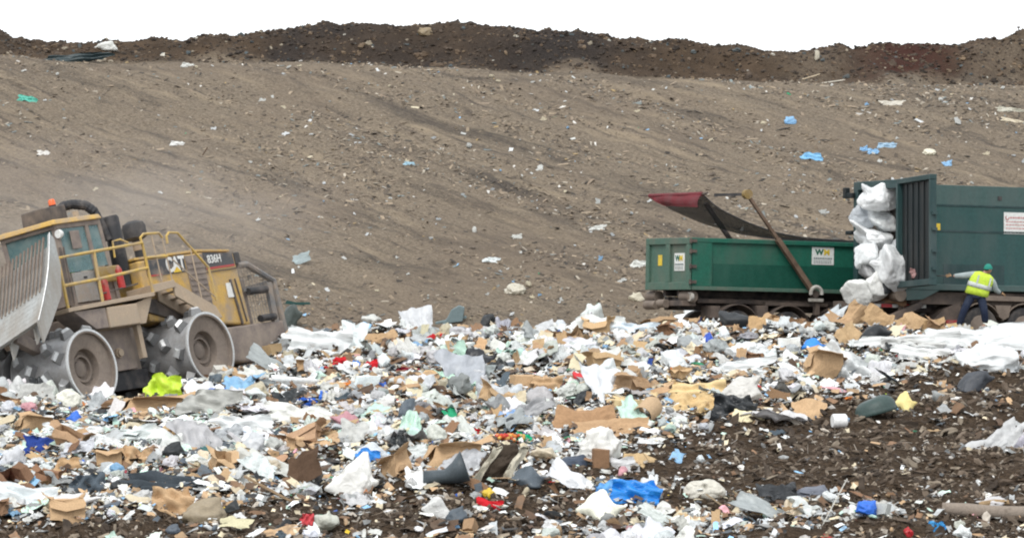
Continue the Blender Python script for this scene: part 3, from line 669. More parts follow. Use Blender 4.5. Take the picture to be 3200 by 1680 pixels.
# tarp arm at the near side
pv = on_plane(R1, O1, 2545, 918, -.12); tp_ = on_plane(R1, O1, 2335, 607, -.12)
mid_ = tuple(pv[i]*.45+tp_[i]*.55 for i in range(3)); q1 = tuple(pv[i]*.985+tp_[i]*.015 for i in range(3))
ar = MB(); ar.beam(pv, mid_, .13, .15, (0,1,0)); ar.beam(mid_, tp_, .085, .10, (0,1,0)); aro = ar.build("tarp_arm", M_ARM, tr1, bevel=.01)
MB().lathe([(.02,-.07),(.13,-.07),(.13,.07),(.02,.07)], tp_, 'Y', 14).build("elbow", paint("yellow_brown_joint", (.24,.16,.05), DUST, .4), aro, True)
MB().beam((tp_[0],tp_[1],tp_[2]), (tp_[0],tp_[1]+1.75,tp_[2]+.02), .07, .07).build("cross_bar", M_BLACK, aro)
hk = MB(); cx, cz = pv[0], pv[2]
arc = [(cx+.165*math.cos(a), pv[1]-.10, cz+.02+.165*math.sin(a)) for a in np.linspace(-.25, math.pi+.25, 13)]
hk.tube(arc, .052, 8); hk.box(cx-.2,cx+.2,pv[1]-.14,pv[1]-.03,cz-.20,cz-.12)
hk.build("pivot_bracket", M_BRONZE, tr1, True)
MB().lathe([(.0,-.08),(.10,-.08),(.10,.12)], (cx,pv[1],cz), 'Y', 14).box(cx+.02,cx+.12,pv[1]-.08,pv[1]+.1,cz-.55,cz-.2).build("pivot_pin", M_FRAME2, tr1, True)
fa0 = on_plane(R1, O1, 2205, 635, W1+.1); fa1 = on_plane(R1, O1, 2300, 775, W1+.1)
MB().beam(fa1, fa0, .10, .12, (0,1,0)).build("tarp_arm", M_FRAME, tr1)
# tarp sheet: curve at the near edge and at the far edge
ne = [on_plane(R1, O1, a, c, .05) for a, c in ((2196,606),(2212,622),(2250,652),(2330,692),(2420,724),(2500,740),(2580,748),(2690,754),(2800,758))]
fr = [on_plane(R1, O1, a, c, W1-.05) for a, c in ((2030,612),(2055,626),(2100,656),(2200,698),(2290,725),(2380,738),(2460,744),(2570,748),(2680,752))]
def resamp(pts, n):
    p = np.array(pts); t = np.linspace(0, len(p)-1, n); i = np.minimum(t.astype(int), len(p)-2); f = (t-i)[:, None]
    pm = p[np.maximum(i-1, 0)]; p0 = p[i]; p1 = p[i+1]; p2 = p[np.minimum(i+2, len(p)-1)]
    return .5*((2*p0)+(-pm+p1)*f+(2*pm-5*p0+4*p1-p2)*f**2+(-pm+3*p0-3*p1+p2)*f**3)
NA, NB = 44, 14
A_ = resamp(ne, NA); B_ = resamp(fr, NA); tt_ = np.linspace(0, 1, NB)
gridp = A_[:, None, :]*(1-tt_)[None, :, None]+B_[:, None, :]*tt_[None, :, None]
sag = .10*np.sin(math.pi*tt_)[None, :]*np.linspace(1, .5, NA)[:, None]
gridp[..., 2] -= sag; gridp[..., 2] += .015*fbm2(np.arange(NA)[:, None]*.5, tt_[None, :]*7, 2)
def sheet(g, thick):
    n0, n1 = g.shape[:2]; i = np.arange(n0*n1).reshape(n0, n1)
    qq = np.stack([i[:-1,:-1], i[1:,:-1], i[1:,1:], i[:-1,1:]], -1).reshape(-1, 4); V = g.reshape(-1, 3); V2 = V-np.array([0,0,thick])
    k = n0*n1; bd = list(i[0, :])+list(i[1:, -1])+list(i[-1, ::-1][1:])+list(i[::-1, 0][1:-1]); bd = np.array(bd); nx_ = np.roll(bd, -1)
    return mesh_np("sheet", np.concatenate([V, V2]), [qq, qq[:, ::-1]+k, np.stack([bd, bd+k, nx_+k, nx_], -1)], True)
tarp = link("tarp", sheet(gridp[1:], .012), M_MESH, tr1)
hb0, hb1 = np.array(on_plane(R1, O1, 2184, 645, .02)), np.array(on_plane(R1, O1, 2078, 641, W1*.72))
ht = np.linspace(0, 1, 12)[:, None]; top_ = np.array(ne[0])*(1-ht)+np.array(fr[0])*ht; bot_ = hb0*(1-ht)+hb1*ht
hu = np.linspace(0, 1, 6)[None, :, None]; hem = top_[:, None, :]*(1-hu)+bot_[:, None, :]*hu; hem[..., 0] -= .06*np.sin(hu[..., 0]*3.14)+.02*np.sin(np.arange(12)[:, None]*1.1); hem[..., 0] -= .03
link("tarp_hem", sheet(hem, .02), M_TRED, tarp)
MB().tube([ne[0], fr[0]], .055, 8).build("tarp_roll", M_TRED, tarp, True)
e0 = Vector(fr[0]); MB().tube([e0, e0+Vector((-.1,.35,.02))], .02, 6).build("roll_end", M_FRAME2, tarp); MB().tube([Vector(ne[0]), Vector(ne[0])+Vector((0,-.25,.02))], .035, 6).build("roll_end", M_FRAME2, tarp)
MB().tube([tuple(p) for p in A_], .018, 5).build("edge_rope", M_BLACK, tarp)

# ---- truck two: hooklift truck with the tall grey-teal compactor container, door swung open
R2, O2 = truck_frame(unproj(2826, 897, 120.4), math.radians(1.7), math.radians(2.2))
T2 = frame_mat(R2, O2)
box2 = tag(empty("compactor_container", T2), "tall grey teal container with its ribbed rear door swung open", "container")
L2, W2, H2 = 6.9, 2.4, 2.66
b = MB()
b.box(.05,L2,0,.07,.1,H2); b.box(.05,L2,W2-.07,W2,.1,H2); b.box(.05,L2,.07,W2-.07,0,.1); b.box(.05,L2,.07,W2-.07,H2-.07,H2); b.box(L2-.07,L2,.07,W2-.07,.1,H2-.07)
bo = b.build("body", M_TEAL, box2, bevel=.01)
MB().box(.08,L2,-.012,-.001,.10,H2-.52).build("side_plate", paint("grey_teal_side", (.021,.074,.070), (.045,.08,.076), .4, .5, 0, 1.3, .25, True), bo)
m = MB(); m.box(.08,L2,-.03,-.013,H2-.54,H2-.50); m.box(.9,L2,-.026,-.013,H2-1.21,H2-1.16); m.build("seam", M_TEAL2, bo)
MB().box(1.16,3.0,-.020,-.013,.10,.62).build("patch", M_TEAL2, bo)
MB().box(2.80,2.92,-.014,-.002,H2-.36,H2-.25).build("hole_shade", M_BLACK, bo)  # flat black plate, painted darkness of a hole that is not cut
MB().box(0,L2+.02,-.04,.12,-.06,.10).box(0,L2+.02,W2-.12,W2+.04,-.06,.10).build("sill", M_TEAL, box2, bevel=.015)
MB().box(.92,1.05,-.031,-.014,H2-1.17,H2-1.0).build("sticker", M_STY, bo)
sg = MB().box(2.98,3.95,-.026,-.014,H2-1.22,H2-.66).build("sign", M_STICK, bo)
M_PINK = paint("pink_print", (.55,.25,.24), DUST, .05); rr = random.Random(9)
for row, (z, hh) in enumerate(((.40,.045),(.30,.03),(.22,.03),(.13,.03))):
    a = 3.16 if row == 0 else 3.04
    pr = MB()
    while a < 3.85: l = rr.uniform(.04,.09); pr.box(a,a+l,-.029,-.026,H2-1.22+z,H2-1.22+z+hh); a += l+.02
    pr.build("small_print", M_PINK, sg)
MB().tube([(3.08+.05*math.cos(q_),-.030,H2-.80+.05*math.sin(q_)) for q_ in np.linspace(2.2, 6.6, 14)], .010, 6).build("emblem", M_REDR, sg)
rf = MB(); rf.box(-.10,.05,-.05,.16,-.04,H2+.12); rf.box(-.10,.05,W2-.16,W2+.05,-.04,H2+.12); rf.box(-.10,.05,.16,W2-.16,H2-.10,H2+.118); rf.box(-.10,.05,.16,W2-.16,-.05,.14)
rf.build("rear_frame", M_TEAL2, box2, bevel=.015)
MB().box(-.22,-.10,W2-.05,W2+.36,H2-.30,H2-.16).box(-.24,-.10,W2+.22,W2+.38,H2-.30,H2-.02).build("door_latch", M_TEALD, box2, bevel=.02); MB().box(-.2,-.10,W2-.02,W2+.30,H2-1.25,H2-1.15).build("door_latch", M_TEALD, box2, bevel=.02)
MB().box(.3,.38,.1,W2-.1,.14,H2-.1).build("mouth_shade_panel", M_DKST, box2)  # dark sheet standing in for the shade deeper inside the container
# the door, hinged on the near corner post and swung out towards the near side
hx, hy = -.12, -.06; da = math.radians(-94.5-2.4)         # direction of the door leaf from the hinge (local x axis of the leaf)
dirL = Vector(np.linalg.inv(R2) @ (np.array([ (2905-2826)/F*118, -2.25, 0])))
ang = math.atan2(dirL.y, dirL.x)
DM = Matrix.Translation((hx, hy, 0)) @ Matrix.Rotation(ang, 4, 'Z') @ Matrix.Rotation(math.radians(-1.0), 4, 'Y')
door = empty("door", DM, box2)
# leaf local: x along leaf, y across its thickness (inner face on the side that looks at the photo), z up
lf = MB(); lf.box(0,2.36,-.02,.06,.0,H2+.08)
lfo = lf.build("door_leaf", M_TEAL, door, bevel=.01)
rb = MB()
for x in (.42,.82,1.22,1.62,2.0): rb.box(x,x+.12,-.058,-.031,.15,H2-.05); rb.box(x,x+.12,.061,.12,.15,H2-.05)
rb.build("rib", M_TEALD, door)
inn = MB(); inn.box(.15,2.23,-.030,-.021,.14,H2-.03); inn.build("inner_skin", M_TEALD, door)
fr_ = MB(); fr_.box(0,2.38,-.13,.06,H2-.02,H2+.11); fr_.box(0,2.38,-.16,.06,-.03,.13); fr_.box(0,.14,-.16,.08,.13,H2-.02); fr_.box(2.26,2.37,-.12,.05,.13,H2-.02)
fr_.build("door_rim", M_TEAL2, door, bevel=.012)
for z in (.3,1.3,2.3): MB().lathe([(.05,0),(.05,.2)], (-.03,.0,z), 'Z', 12).build("hinge", M_FRAME2, door, True)
for z in (.35,.8,1.35,1.75): MB().box(2.39,2.45,-.08,.05,z,z+.07).build("latch", M_TEAL2, door)
# underside and slanted heel
hl = MB(); hl.prism([(.02,-.03,-.06),(1.05,-.03,-.06),(.55,-.03,-.30),(.05,-.03,-.34)], (0,W2+.06,0)); hl.build("heel", M_TEAL, box2, bevel=.01)
for y in (.15, W2-.15): MB().lathe([(.04,-.2),(.17,-.18),(.17,.18),(.04,.2)], (-.12,y,-.20), 'Y', 16).build("roller", M_RIM, box2, True)
tr2 = tag(empty("hook_lift_truck", T2), "dark hook lift truck under the grey teal container, beside the worker", "truck")
m = MB(); m.box(.2,9.0,.68,.90,-.62,-.30); m.box(.2,9.0,W2-.90,W2-.68,-.62,-.30)
for x in (.3,2.0,4,6): m.box(x,x+.15,.9,W2-.9,-.6,-.35)
m.build("frame", M_FRAME, tr2, bevel=.01)
m = MB(); m.box(.3,8.5,.15,.66,-.42,-.10); m.box(-.9,.3,.4,W2-.3,-.52,-.35); m.build("side_rail", M_FRAME2, tr2, bevel=.01)
m = MB()
for k in range(6): m.box(-1.15+.34*k,-1.15+.34*k+.33,.37,.40,-.515,-.43)
rfl = m.build("reflector_strip", M_STICK, tr2)
m = MB()
for k in (0,2,4): m.box(-1.15+.34*k,-1.15+.34*k+.33,.362,.369,-.517,-.428)
m.build("red_block", M_REDR, rfl)
m = MB(); m.beam((-.35,.1,-.80),(.55,.1,-.42),.20,.16); m.beam((.0,.3,-.95),(.1,.3,-.35),.1,.1); m.build("under_ride_guard", M_FRAME2, tr2, bevel=.01)
m = MB(); m.prism([(.9,.12,-.86),(1.25,.12,-.55),(1.78,.12,-.32),(1.78,.12,-1.0)], (0,.5,0)); m.build("mud_flap", M_FRAME2, tr2)
for q_ in ((1.30,1.62),(.95,1.08)): MB().box(*q_,.04,.10,-.93,-.82).build("tail_light", M_REDR, tr2)
WX2 = (2.30, 3.62, 7.9)
for x in WX2:
    for y, o_ in ((.12, -1), (W2-.12, 1)): wheel(tr2, x, y, -1.0, o_, 1.04)
    MB().lathe([(.09,.2),(.09,W2-.2)], (x,0,-1.0), 'Y', 10).build("axle", M_FRAME, tr2)
m = MB()
for x in WX2[:2]:
    pts = [Vector((x+.62*math.cos(a), 0, -1.0+.62*math.sin(a))) for a in np.linspace(.55, math.pi-.35, 11)]
    for i in range(10): m.hexa([p+Vector((0,y,dz)) for dz in (0,.03) for p, y in ((pts[i],-.05),(pts[i+1],-.05),(pts[i+1],.5),(pts[i],.5))])
m.prism([(2.72,-.04,-.42),(3.2,-.04,-.42),(3.14,-.04,-.72),(2.98,-.04,-.80),(2.84,-.04,-.72)], (0,.5,0)); m.prism([(1.9,-.05,-.16),(4.2,-.05,-.2),(4.2,-.05,-.32),(1.9,-.05,-.30)], (0,.3,0))
m.build("mudguard", M_RIM, tr2, bevel=.01)
cb = MB(); cb.prism([(7.2,.05,-.6),(9.6,.05,-.6),(9.6,.05,.35),(9.3,.05,1.7),(7.2,.05,1.7)], (0,W2-.1,0)); cbo = cb.build("cab", paint("truck_cab_white", (.6,.6,.58), DUST, .3), tr2, bevel=.06)
MB().box(7.6,8.9,.03,.052,.45,1.35).build("window", M_GLASS, cbo)

# ------------------------------------------------------------------ people
M_SKIN = paint("skin", (.42,.25,.18), (.3,.18,.13), .1, .6)
M_VEST = paint("yellow_green_vest", (.56,.74,.06), (.45,.55,.10), .25, .7, 0, 3)
M_SILV = paint("silver_tape", (.55,.58,.56), (.4,.42,.4), .2, .5)
M_SHIRT = paint("pale_grey_shirt", (.36,.42,.42), (.25,.29,.29), .35, .85, 0, 4)
M_NAVY = paint("navy_trousers", (.012,.020,.048), (.03,.04,.065), .35, .9, 0, 4)
M_BEANIE = paint("teal_knit", (.03,.26,.20), (.02,.17,.14), .3, .95, 0, 6)
M_HAIR = paint("dark_hair", (.03,.022,.016), (.05,.035,.025), .3, .8)
M_SHOE = paint("pale_shoe", (.55,.55,.54), (.3,.27,.23), .35, .7)
M_GLOVE = paint("tan_glove", (.40,.25,.13), (.25,.16,.1), .35, .9)
def skin(name, chains, m, parent, sub=2, root=0, label=None):
    """one continuous surface grown round a skeleton; chains share joints by key"""
    keys = {}; V = []; Rr = []; E_ = []
    for ch in chains:
        prev = None
        for k, p, r in ch:
            if k not in keys:
                keys[k] = len(V); V.append(p); Rr.append(r)
            if prev is not None: E_.append((keys[prev], keys[k]))
            prev = k
    me = bpy.data.meshes.new(name); me.from_pydata(V, E_, []); me.update()
    o = link(name, me, m, parent)
    sk = o.modifiers.new("skin", 'SKIN'); sk.use_smooth_shade = True
    for i, d in enumerate(me.skin_vertices[0].data):
        r = Rr[i]; d.radius = r if isinstance(r, tuple) else (r, r); d.use_root = (i == root)
    s_ = o.modifiers.new("smooth", 'SUBSURF'); s_.levels = s_.render_levels = sub
    if label: o["label"] = label
    return o
def ell(name, c, rad, m, parent, n=18, k=12, cut=None, rot=None):
    mb = MB(); vs = []
    for i in range(k+1):
        t = math.pi*i/k
        if cut and math.cos(t) < cut: t = math.acos(cut)
        for j in range(n):
            a = 2*math.pi*j/n; v = Vector((rad[0]*math.sin(t)*math.cos(a), rad[1]*math.sin(t)*math.sin(a), rad[2]*math.cos(t)))
            if rot is not None: v = rot @ v
            vs.append(v+Vector(c))
    mb.add(vs, [(i*n+j, (i+1)*n+j, (i+1)*n+(j+1)%n, i*n+(j+1)%n) for i in range(k) for j in range(n)])
    o = link(name, mb.mesh(name, True), m, parent); return o
def fingers(key, wrist, hand, side, up, curl, r=.0095):
    """palm and five separate fingers; hand = unit direction, side = across the palm towards the thumb"""
    w = Vector(wrist); h = Vector(hand).normalized(); s = Vector(side).normalized(); u = Vector(up).normalized(); ch = []
    pc = w+h*.05; ch.append([(key+'wr', tuple(w), .027), (key+'pm', tuple(pc), (.036,.02)), (key+'kn', tuple(w+h*.085), (.036,.017))])
    for i, (o_, L) in enumerate(((.030,.070),(.010,.080),(-.011,.074),(-.031,.058))):
        b0 = w+h*.088+s*o_; b1 = b0+(h*math.cos(curl*.5)-u*math.sin(curl*.5))*L*.5; b2 = b1+(h*math.cos(curl*1.3)-u*math.sin(curl*1.3))*L*.32; b3 = b2+(h*math.cos(curl*2)-u*math.sin(curl*2))*L*.24
        ch.append([(key+'kn', None, None), (key+f'f{i}a', tuple(b0), r), (key+f'f{i}b', tuple(b1), r*.95), (key+f'f{i}c', tuple(b2), r*.85), (key+f'f{i}d', tuple(b3), r*.7)])
    t0 = w+h*.03+s*.035; t1 = t0+(h*.6+s*.5-u*.3).normalized()*.035; t2 = t1+(h*.9-u*.3).normalized()*.03
    ch.append([(key+'pm', None, None), (key+'ta', tuple(t0), .012), (key+'tb', tuple(t1), .0105), (key+'tc', tuple(t2), .008)])
    return ch
def head(parent, c, face, tilt_side, hat=None, name_hair="hair"):
    """skull with brow, nose, lips, chin and ears; face = unit direction it looks at"""
    f = Vector(face).normalized(); z = (Vector((0,0,1))+Vector(tilt_side)).normalized(); y = z.cross(f).normalized(); f = y.cross(z).normalized()
    Rm = Matrix((f, y, z)).transposed(); c = Vector(c)
    n, k = 28, 20; vs = []
    for i in range(k+1):
        t = math.pi*i/k
        for j in range(n):
            a = 2*math.pi*j/n; ca, sa, ct, st_ = math.cos(a), math.sin(a), math.cos(t), math.sin(t)
            x = .097*st_*ca; yy = .076*st_*sa; zz = .122*ct
            fr0 = max(0, ca)**2
            if zz < -.02: x *= 1-.10*(1-ca)*(-zz/.12); yy *= 1-.28*(-zz/.12)
            x += fr0*st_*(.022*math.exp(-((zz+.022)/.022)**2-(sa/.20)**2)+.008*math.exp(-((zz-.026)/.012)**2)+.007*math.exp(-((zz+.06)/.01)**2-(sa/.35)**2)+.012*math.exp(-((zz+.10)/.02)**2)-.008*math.exp(-((zz-.008)/.012)**2-((abs(sa)-.4)/.16)**2))
            vs.append(Rm @ Vector((x, yy, zz))+c)
    fs = [(i*n+j, (i+1)*n+j, (i+1)*n+(j+1)%n, i*n+(j+1)%n) for i in range(k) for j in range(n)]
    mb = MB(); mb.add(vs, fs)
    for s in (1, -1):
        e = [Rm @ Vector((-.008+.022*math.cos(a), s*(.074+.008*math.sin(a*.5)), -.005+.034*math.sin(a)))+c for a in np.linspace(0, 2*math.pi, 10)[:-1]]
        mb.prism(e, Rm @ Vector((0, s*.012, 0)))
    ho = link("head", mb.mesh("head", True), M_SKIN, parent)
    ey = MB()
    for s in (1, -1):
        ey.lathe([(.0,.009),(.010,.006),(.012,0),(.0,-.004)], (0,0,0), 'X', 10)
    n0 = len(ey.v)//2
    ey.v = [tuple(Rm @ (Vector(v)+Vector((.081, (.030 if i < n0 else -.030), .010)))+c) for i, v in enumerate(ey.v)]
    ey.build("eye", M_HAIR, ho, True)
    ell(name_hair, c+Rm @ Vector((-.014,0,.012)), (.098,.083,.118), M_HAIR, ho, cut=-.30, rot=Rm @ Matrix.Rotation(math.radians(-20), 3, 'Y'))
    if hat: 
        ell("beanie", c+Rm @ Vector((-.006,0,.020)), (.112,.094,.122), hat, ho, cut=.02, rot=Rm @ Matrix.Rotation(math.radians(-10), 3, 'Y'))
        bm_ = MB().lathe([(.108,-.02),(.117,-.015),(.117,.03),(.108,.035)], (0,0,0), 'Z', 24, True)
        Rb = Rm @ Matrix.Rotation(math.radians(-10), 3, 'Y')
        bm_.v = [tuple(Rb @ Vector((v[0], v[1]*.84, v[2]))+c+Rm @ Vector((-.006,0,.022))) for v in bm_.v]
        bm_.build("beanie_cuff", hat, ho, True)
    return ho

# worker: seen from behind, leaning to the right, one arm stretched out to the left
PD = 118.4
pz = H(np.array([unproj(3050, 1025, PD)[0]]), np.array([PD]))[0]
def wp(px, py, dy=0.0): return tuple(unproj(px, py, PD+dy))
OW = Vector(wp(3050, 1030))
wk = tag(empty("person", Matrix.Translation(OW)), "worker in yellow green vest and teal beanie pulling at the grey container", "person")
def W_(px, py, dy=0.0): return tuple(Vector(wp(px, py, dy))-OW)
pel = W_(3050, 917); che = W_(3064, 872); nk = W_(3079, 851, -.02); hd_ = W_(3088, 841, -.03)
shL, elL, wrL = W_(3043, 857), W_(3006, 861, -.10), W_(2974, 862, -.16)
shR, elR, wrR = W_(3101, 876), W_(3111, 905, .10), W_(3130, 917, .22)
hpL, knL, anL = W_(3035, 925), W_(3012, 970, -.05), W_(2998, 1018, .08)
hpR, knR, anR = W_(3066, 929), W_(3076, 972, -.06), W_(3079, 1014, .04)
bc = [[('pel', pel, (.16,.12)), ('wai', W_(3056,895), (.135,.10)), ('che', che, (.165,.115)), ('nk', nk, .055), ('hd', hd_, .07)],
      [('che', None, None), ('shL', shL, .062), ('elL', elL, .045), ('w0L', W_(2978,862,-.15), .030)], [('che', None, None), ('shR', shR, .062), ('elR', elR, .045), ('w0R', W_(3127,916,.2), .030)],
      [('pel', None, None), ('hpL', hpL, .095), ('knL', knL, .062), ('anL', anL, .042), ('toL', W_(2990,1026,-.05), .035)], [('pel', None, None), ('hpR', hpR, .095), ('knR', knR, .062), ('anR', anR, .042), ('toR', W_(3066,1024,-.05), .035)]]
skin("body", bc, M_SKIN, wk)
hl_ = fingers('L', wrL, (-1,-.25,.05), (0,.1,1), (0,-1,.1), .45); hr_ = fingers('R', wrR, (.75,.35,-.35), (-.2,.3,.9), (.3,-1,0), .7)
def fix(chs):
    d = {}
    for ch in chs:
        for k, p, r in ch:
            if p is not None: d[k] = (p, r)
    return [[(k, *d[k]) for k, p, r in ch] for ch in chs]
skin("hand", fix(hl_), M_GLOVE, wk, 1); skin("hand", fix(hr_), M_GLOVE, wk, 1)
skin("trousers", [[('p', W_(3051,912), (.185,.14)), ('l', hpL, .13), ('k', knL, .102), ('m', W_(3004,995), .098), ('a', W_(2997,1016,.08), .092)], [('p', None, None), ('r', hpR, .13), ('k2', knR, .102), ('m2', W_(3078,995), .096), ('a2', W_(3079,1009,.04), .09)]], M_NAVY, wk)
skin("shirt", [[('c0', W_(3053,904), (.15,.115)), ('c', che, (.175,.125)), ('n', W_(3076,855,-.01), .072)], [('c', None, None), ('l', shL, .10), ('e', elL, .08), ('w', W_(2979,862,-.14), .055)], [('c', None, None), ('r', shR, .10), ('e2', elR, .08), ('w2', W_(3126,915,.2), .055)]], M_SHIRT, wk)
def loft(name, rings, m, parent, n=24):
    """rings: centre, half width vector, half depth vector"""
    mb = MB(); vs = []
    for c, a, b in rings:
        for j in range(n):
            t = 2*math.pi*j/n; ct, st_ = math.cos(t), math.sin(t)
            e = .72
            vs.append(Vector(c)+Vector(a)*math.copysign(abs(ct)**e, ct)+Vector(b)*math.copysign(abs(st_)**e, st_))
    mb.add(vs, [(i*n+j, i*n+(j+1)%n, (i+1)*n+(j+1)%n, (i+1)*n+j) for i in range(len(rings)-1) for j in range(n)]); 
    o = link(name, mb.mesh(name, True), m, parent); s = o.modifiers.new("thickness", 'SOLIDIFY'); s.thickness = .012; s.offset = 1; return o
vr = [(W_(3051,921),(.285,0,-.065),(.03,.155,0)),(W_(3055,908),(.275,0,-.07),(.03,.155,0)),(W_(3062,888),(.270,0,-.078),(.03,.16,0)),(W_(3069,872),(.285,0,-.10),(.03,.165,0)),(W_(3075,860),(.235,0,-.085),(.03,.145,0)),(W_(3078,853),(.12,0,-.04),(.02,.10,0))]
vest = loft("vest", vr, M_VEST, wk)
def band(f0, f1):
    def at(f):
        i = min(int(f), len(vr)-2); t = f-i
        return tuple(tuple(Vector(vr[i][k])*(1-t)+Vector(vr[i+1][k])*t if k == 0 else (Vector(vr[i][k])*(1-t)+Vector(vr[i+1][k])*t)*1.06) for k in range(3))
    return [at(f0), at((f0+f1)/2), at(f1)]
loft("reflective_band", band(1.45, 2.15), M_SILV, vest)
sb = MB()
for px0, px1 in ((3052,3057),(3090,3095)):
    d0 = 0 if px0 < 3070 else 9
    a = Vector(W_(px0-2, 886+d0, -.185)); b_ = Vector(W_(px1-2, 886+d0, -.185)); c_ = Vector(W_(px1+5, 859+d0, -.185)); d_2 = Vector(W_(px0+5, 859+d0, -.185)); sb.prism([a, b_, c_, d_2], (0,.03,0))
sb.build("reflective_strap", M_SILV, vest)
head(wk, hd_, (.8,.45,-.25), (.18,0,0), M_BEANIE)
for a_, t_ in ((anL, W_(2988,1027,-.10)), (anR, W_(3060,1026,-.10))):
    skin("shoe", [[('h', tuple(Vector(a_)+Vector((.02,.03,-.035))), .05), ('m', tuple((Vector(a_)+Vector(t_))/2+Vector((0,0,-.035))), .055), ('t', t_, .045)]], M_SHOE, wk)
# rope from the door to his stretched hand
ra = Vector(unproj(2893, 848, 118.4)); rb_ = Vector(wp(2966, 862, -.17))
tag(MB().tube([ra, (ra*.5+rb_*.5)+Vector((0,0,-.05)), rb_, rb_+Vector((.12,.0,-.03))], .012, 6).build("pull_rope", M_BLACK), "thin dark rope between the open container door and the worker's hand", "rope")
# driver in the compactor cab
OD = Matrix(CM) @ Matrix.Translation((.28, .05, 2.10))
dv = tag(empty("person", OD), "driver in a green hi-vis vest seated behind the compactor cab glass", "person")
skin("body", [[('p', (0,0,.1), (.16,.12)), ('c', (.03,0,.5), (.17,.12)), ('n', (.05,0,.68), .055), ('h', (.07,0,.76), .07)], [('c', None, None), ('l', (.04,.2,.55), .06), ('le', (.22,.28,.33), .05), ('lw', (.46,.2,.36), .035)], [('c', None, None), ('r', (.04,-.2,.55), .06), ('re', (.22,-.28,.33), .05), ('rw', (.46,-.2,.36), .035)], [('p', None, None), ('lh', (.1,.1,.06), .1), ('lk', (.5,.13,.08), .075), ('lf', (.6,.13,-.32), .05)], [('p', None, None), ('rh', (.1,-.1,.06), .1), ('rk', (.5,-.13,.08), .075), ('rf', (.6,-.13,-.32), .05)]], M_NAVY, dv)
skin("shirt", [[('c0', (.01,0,.18), (.165,.13)), ('c', (.03,0,.5), (.18,.13)), ('n', (.05,0,.64), .07)], [('c', None, None), ('l', (.04,.2,.55), .08), ('e', (.22,.28,.33), .065), ('w', (.40,.22,.36), .05)], [('c', None, None), ('r', (.04,-.2,.55), .08), ('e2', (.22,-.28,.33), .065), ('w2', (.40,-.22,.36), .05)]], paint("driver_shirt", (.10,.34,.22), (.1,.25,.18), .2, .8), dv)
for s in (1, -1): skin("hand", fix(fingers('h', (.46, s*.2, .36), (1,-.3*s,.1), (0,-s,.3), (0,0,1), .9)), M_SKIN, dv, 1)
loft("vest", [((.0,0,.16),(.20,0,0),(0,.24,0)),((.03,0,.4),(.19,0,0),(0,.24,0)),((.04,0,.58),(.15,0,0),(0,.23,0))], paint("lime_vest", (.25,.75,.10), (.2,.5,.1), .2, .7), dv)
head(dv, (.09,0,.82), (1,.35,-.1), (0,0,0), M_NAVY)
tag(MB().lathe([(.18,-.015),(.2,0),(.18,.015),(.165,0)], (0,0,0), 'X', 24, True).build("steering_wheel", M_BLACK, cabo, True)); bpy.data.objects["steering_wheel"].location = (.86,.05,2.5); bpy.data.objects["steering_wheel"].rotation_euler = (0,math.radians(-25),0)

# ------------------------------------------------------------------ rubbish shapes
def ico(n):
    t = (1+5**.5)/2; V = [(-1,t,0),(1,t,0),(-1,-t,0),(1,-t,0),(0,-1,t),(0,1,t),(0,-1,-t),(0,1,-t),(t,0,-1),(t,0,1),(-t,0,-1),(-t,0,1)]
    V = [tuple(np.array(v)/np.linalg.norm(v)) for v in V]
    Fc = [(0,11,5),(0,5,1),(0,1,7),(0,7,10),(0,10,11),(1,5,9),(5,11,4),(11,10,2),(10,7,6),(7,1,8),(3,9,4),(3,4,2),(3,2,6),(3,6,8),(3,8,9),(4,9,5),(2,4,11),(6,2,10),(8,6,7),(9,8,1)]
    for _ in range(n):
        c = {}; F2 = []
        def md(a, b):
            k = (min(a, b), max(a, b))
            if k not in c: m_ = np.array(V[a])+np.array(V[b]); V.append(tuple(m_/np.linalg.norm(m_))); c[k] = len(V)-1
            return c[k]
        for a, b, d in Fc: x, y, z = md(a, b), md(b, d), md(d, a); F2 += [(a,x,z),(b,y,x),(d,z,y),(x,y,z)]
        Fc = F2
    return np.array(V), np.array(Fc)
ICO = {k: ico(k) for k in (1, 2, 3, 4)}
def blob(seed, lvl=3, fold=.28, lump=.35, knot=False, lo=1.15):
    """bag filled with odds and ends: lumps, sharp creases, flat underside, optional knot"""
    V, Fc = ICO[lvl]; o = np.array([seed*3.71, seed*1.37, seed*7.9])
    n1 = noise3(V*lo+o); n2 = 1-np.abs(noise3(V*2.3+o+9))*2; n3 = 1-np.abs(noise3(V*4.7+o+4))*2; n4 = noise3(V*9+o)
    r = 1+lump*.8*n1+fold*.42*n2+fold*.20*n3+.02*n4
    P = V*r[:, None]
    if knot:
        a = np.array([.5, 0, .86]); w = np.clip((V@a-.86)/.14, 0, 1)
        P = P+a[None, :]*(w**1.5*.55)[:, None]; P = P-(P-(P@a)[:, None]*a)*(w*.55)[:, None]
    P[:, 2] = np.where(P[:, 2] < -.42, -.42+(P[:, 2]+.42)*.25, P[:, 2])
    mn, mx = P.min(0), P.max(0); P = (P-(mn+mx)/2)/(mx-mn); P[:, 2] -= P[:, 2].min()
    return mesh_np("bag", P, [Fc], True)                      # fits a unit box, base at z = 0
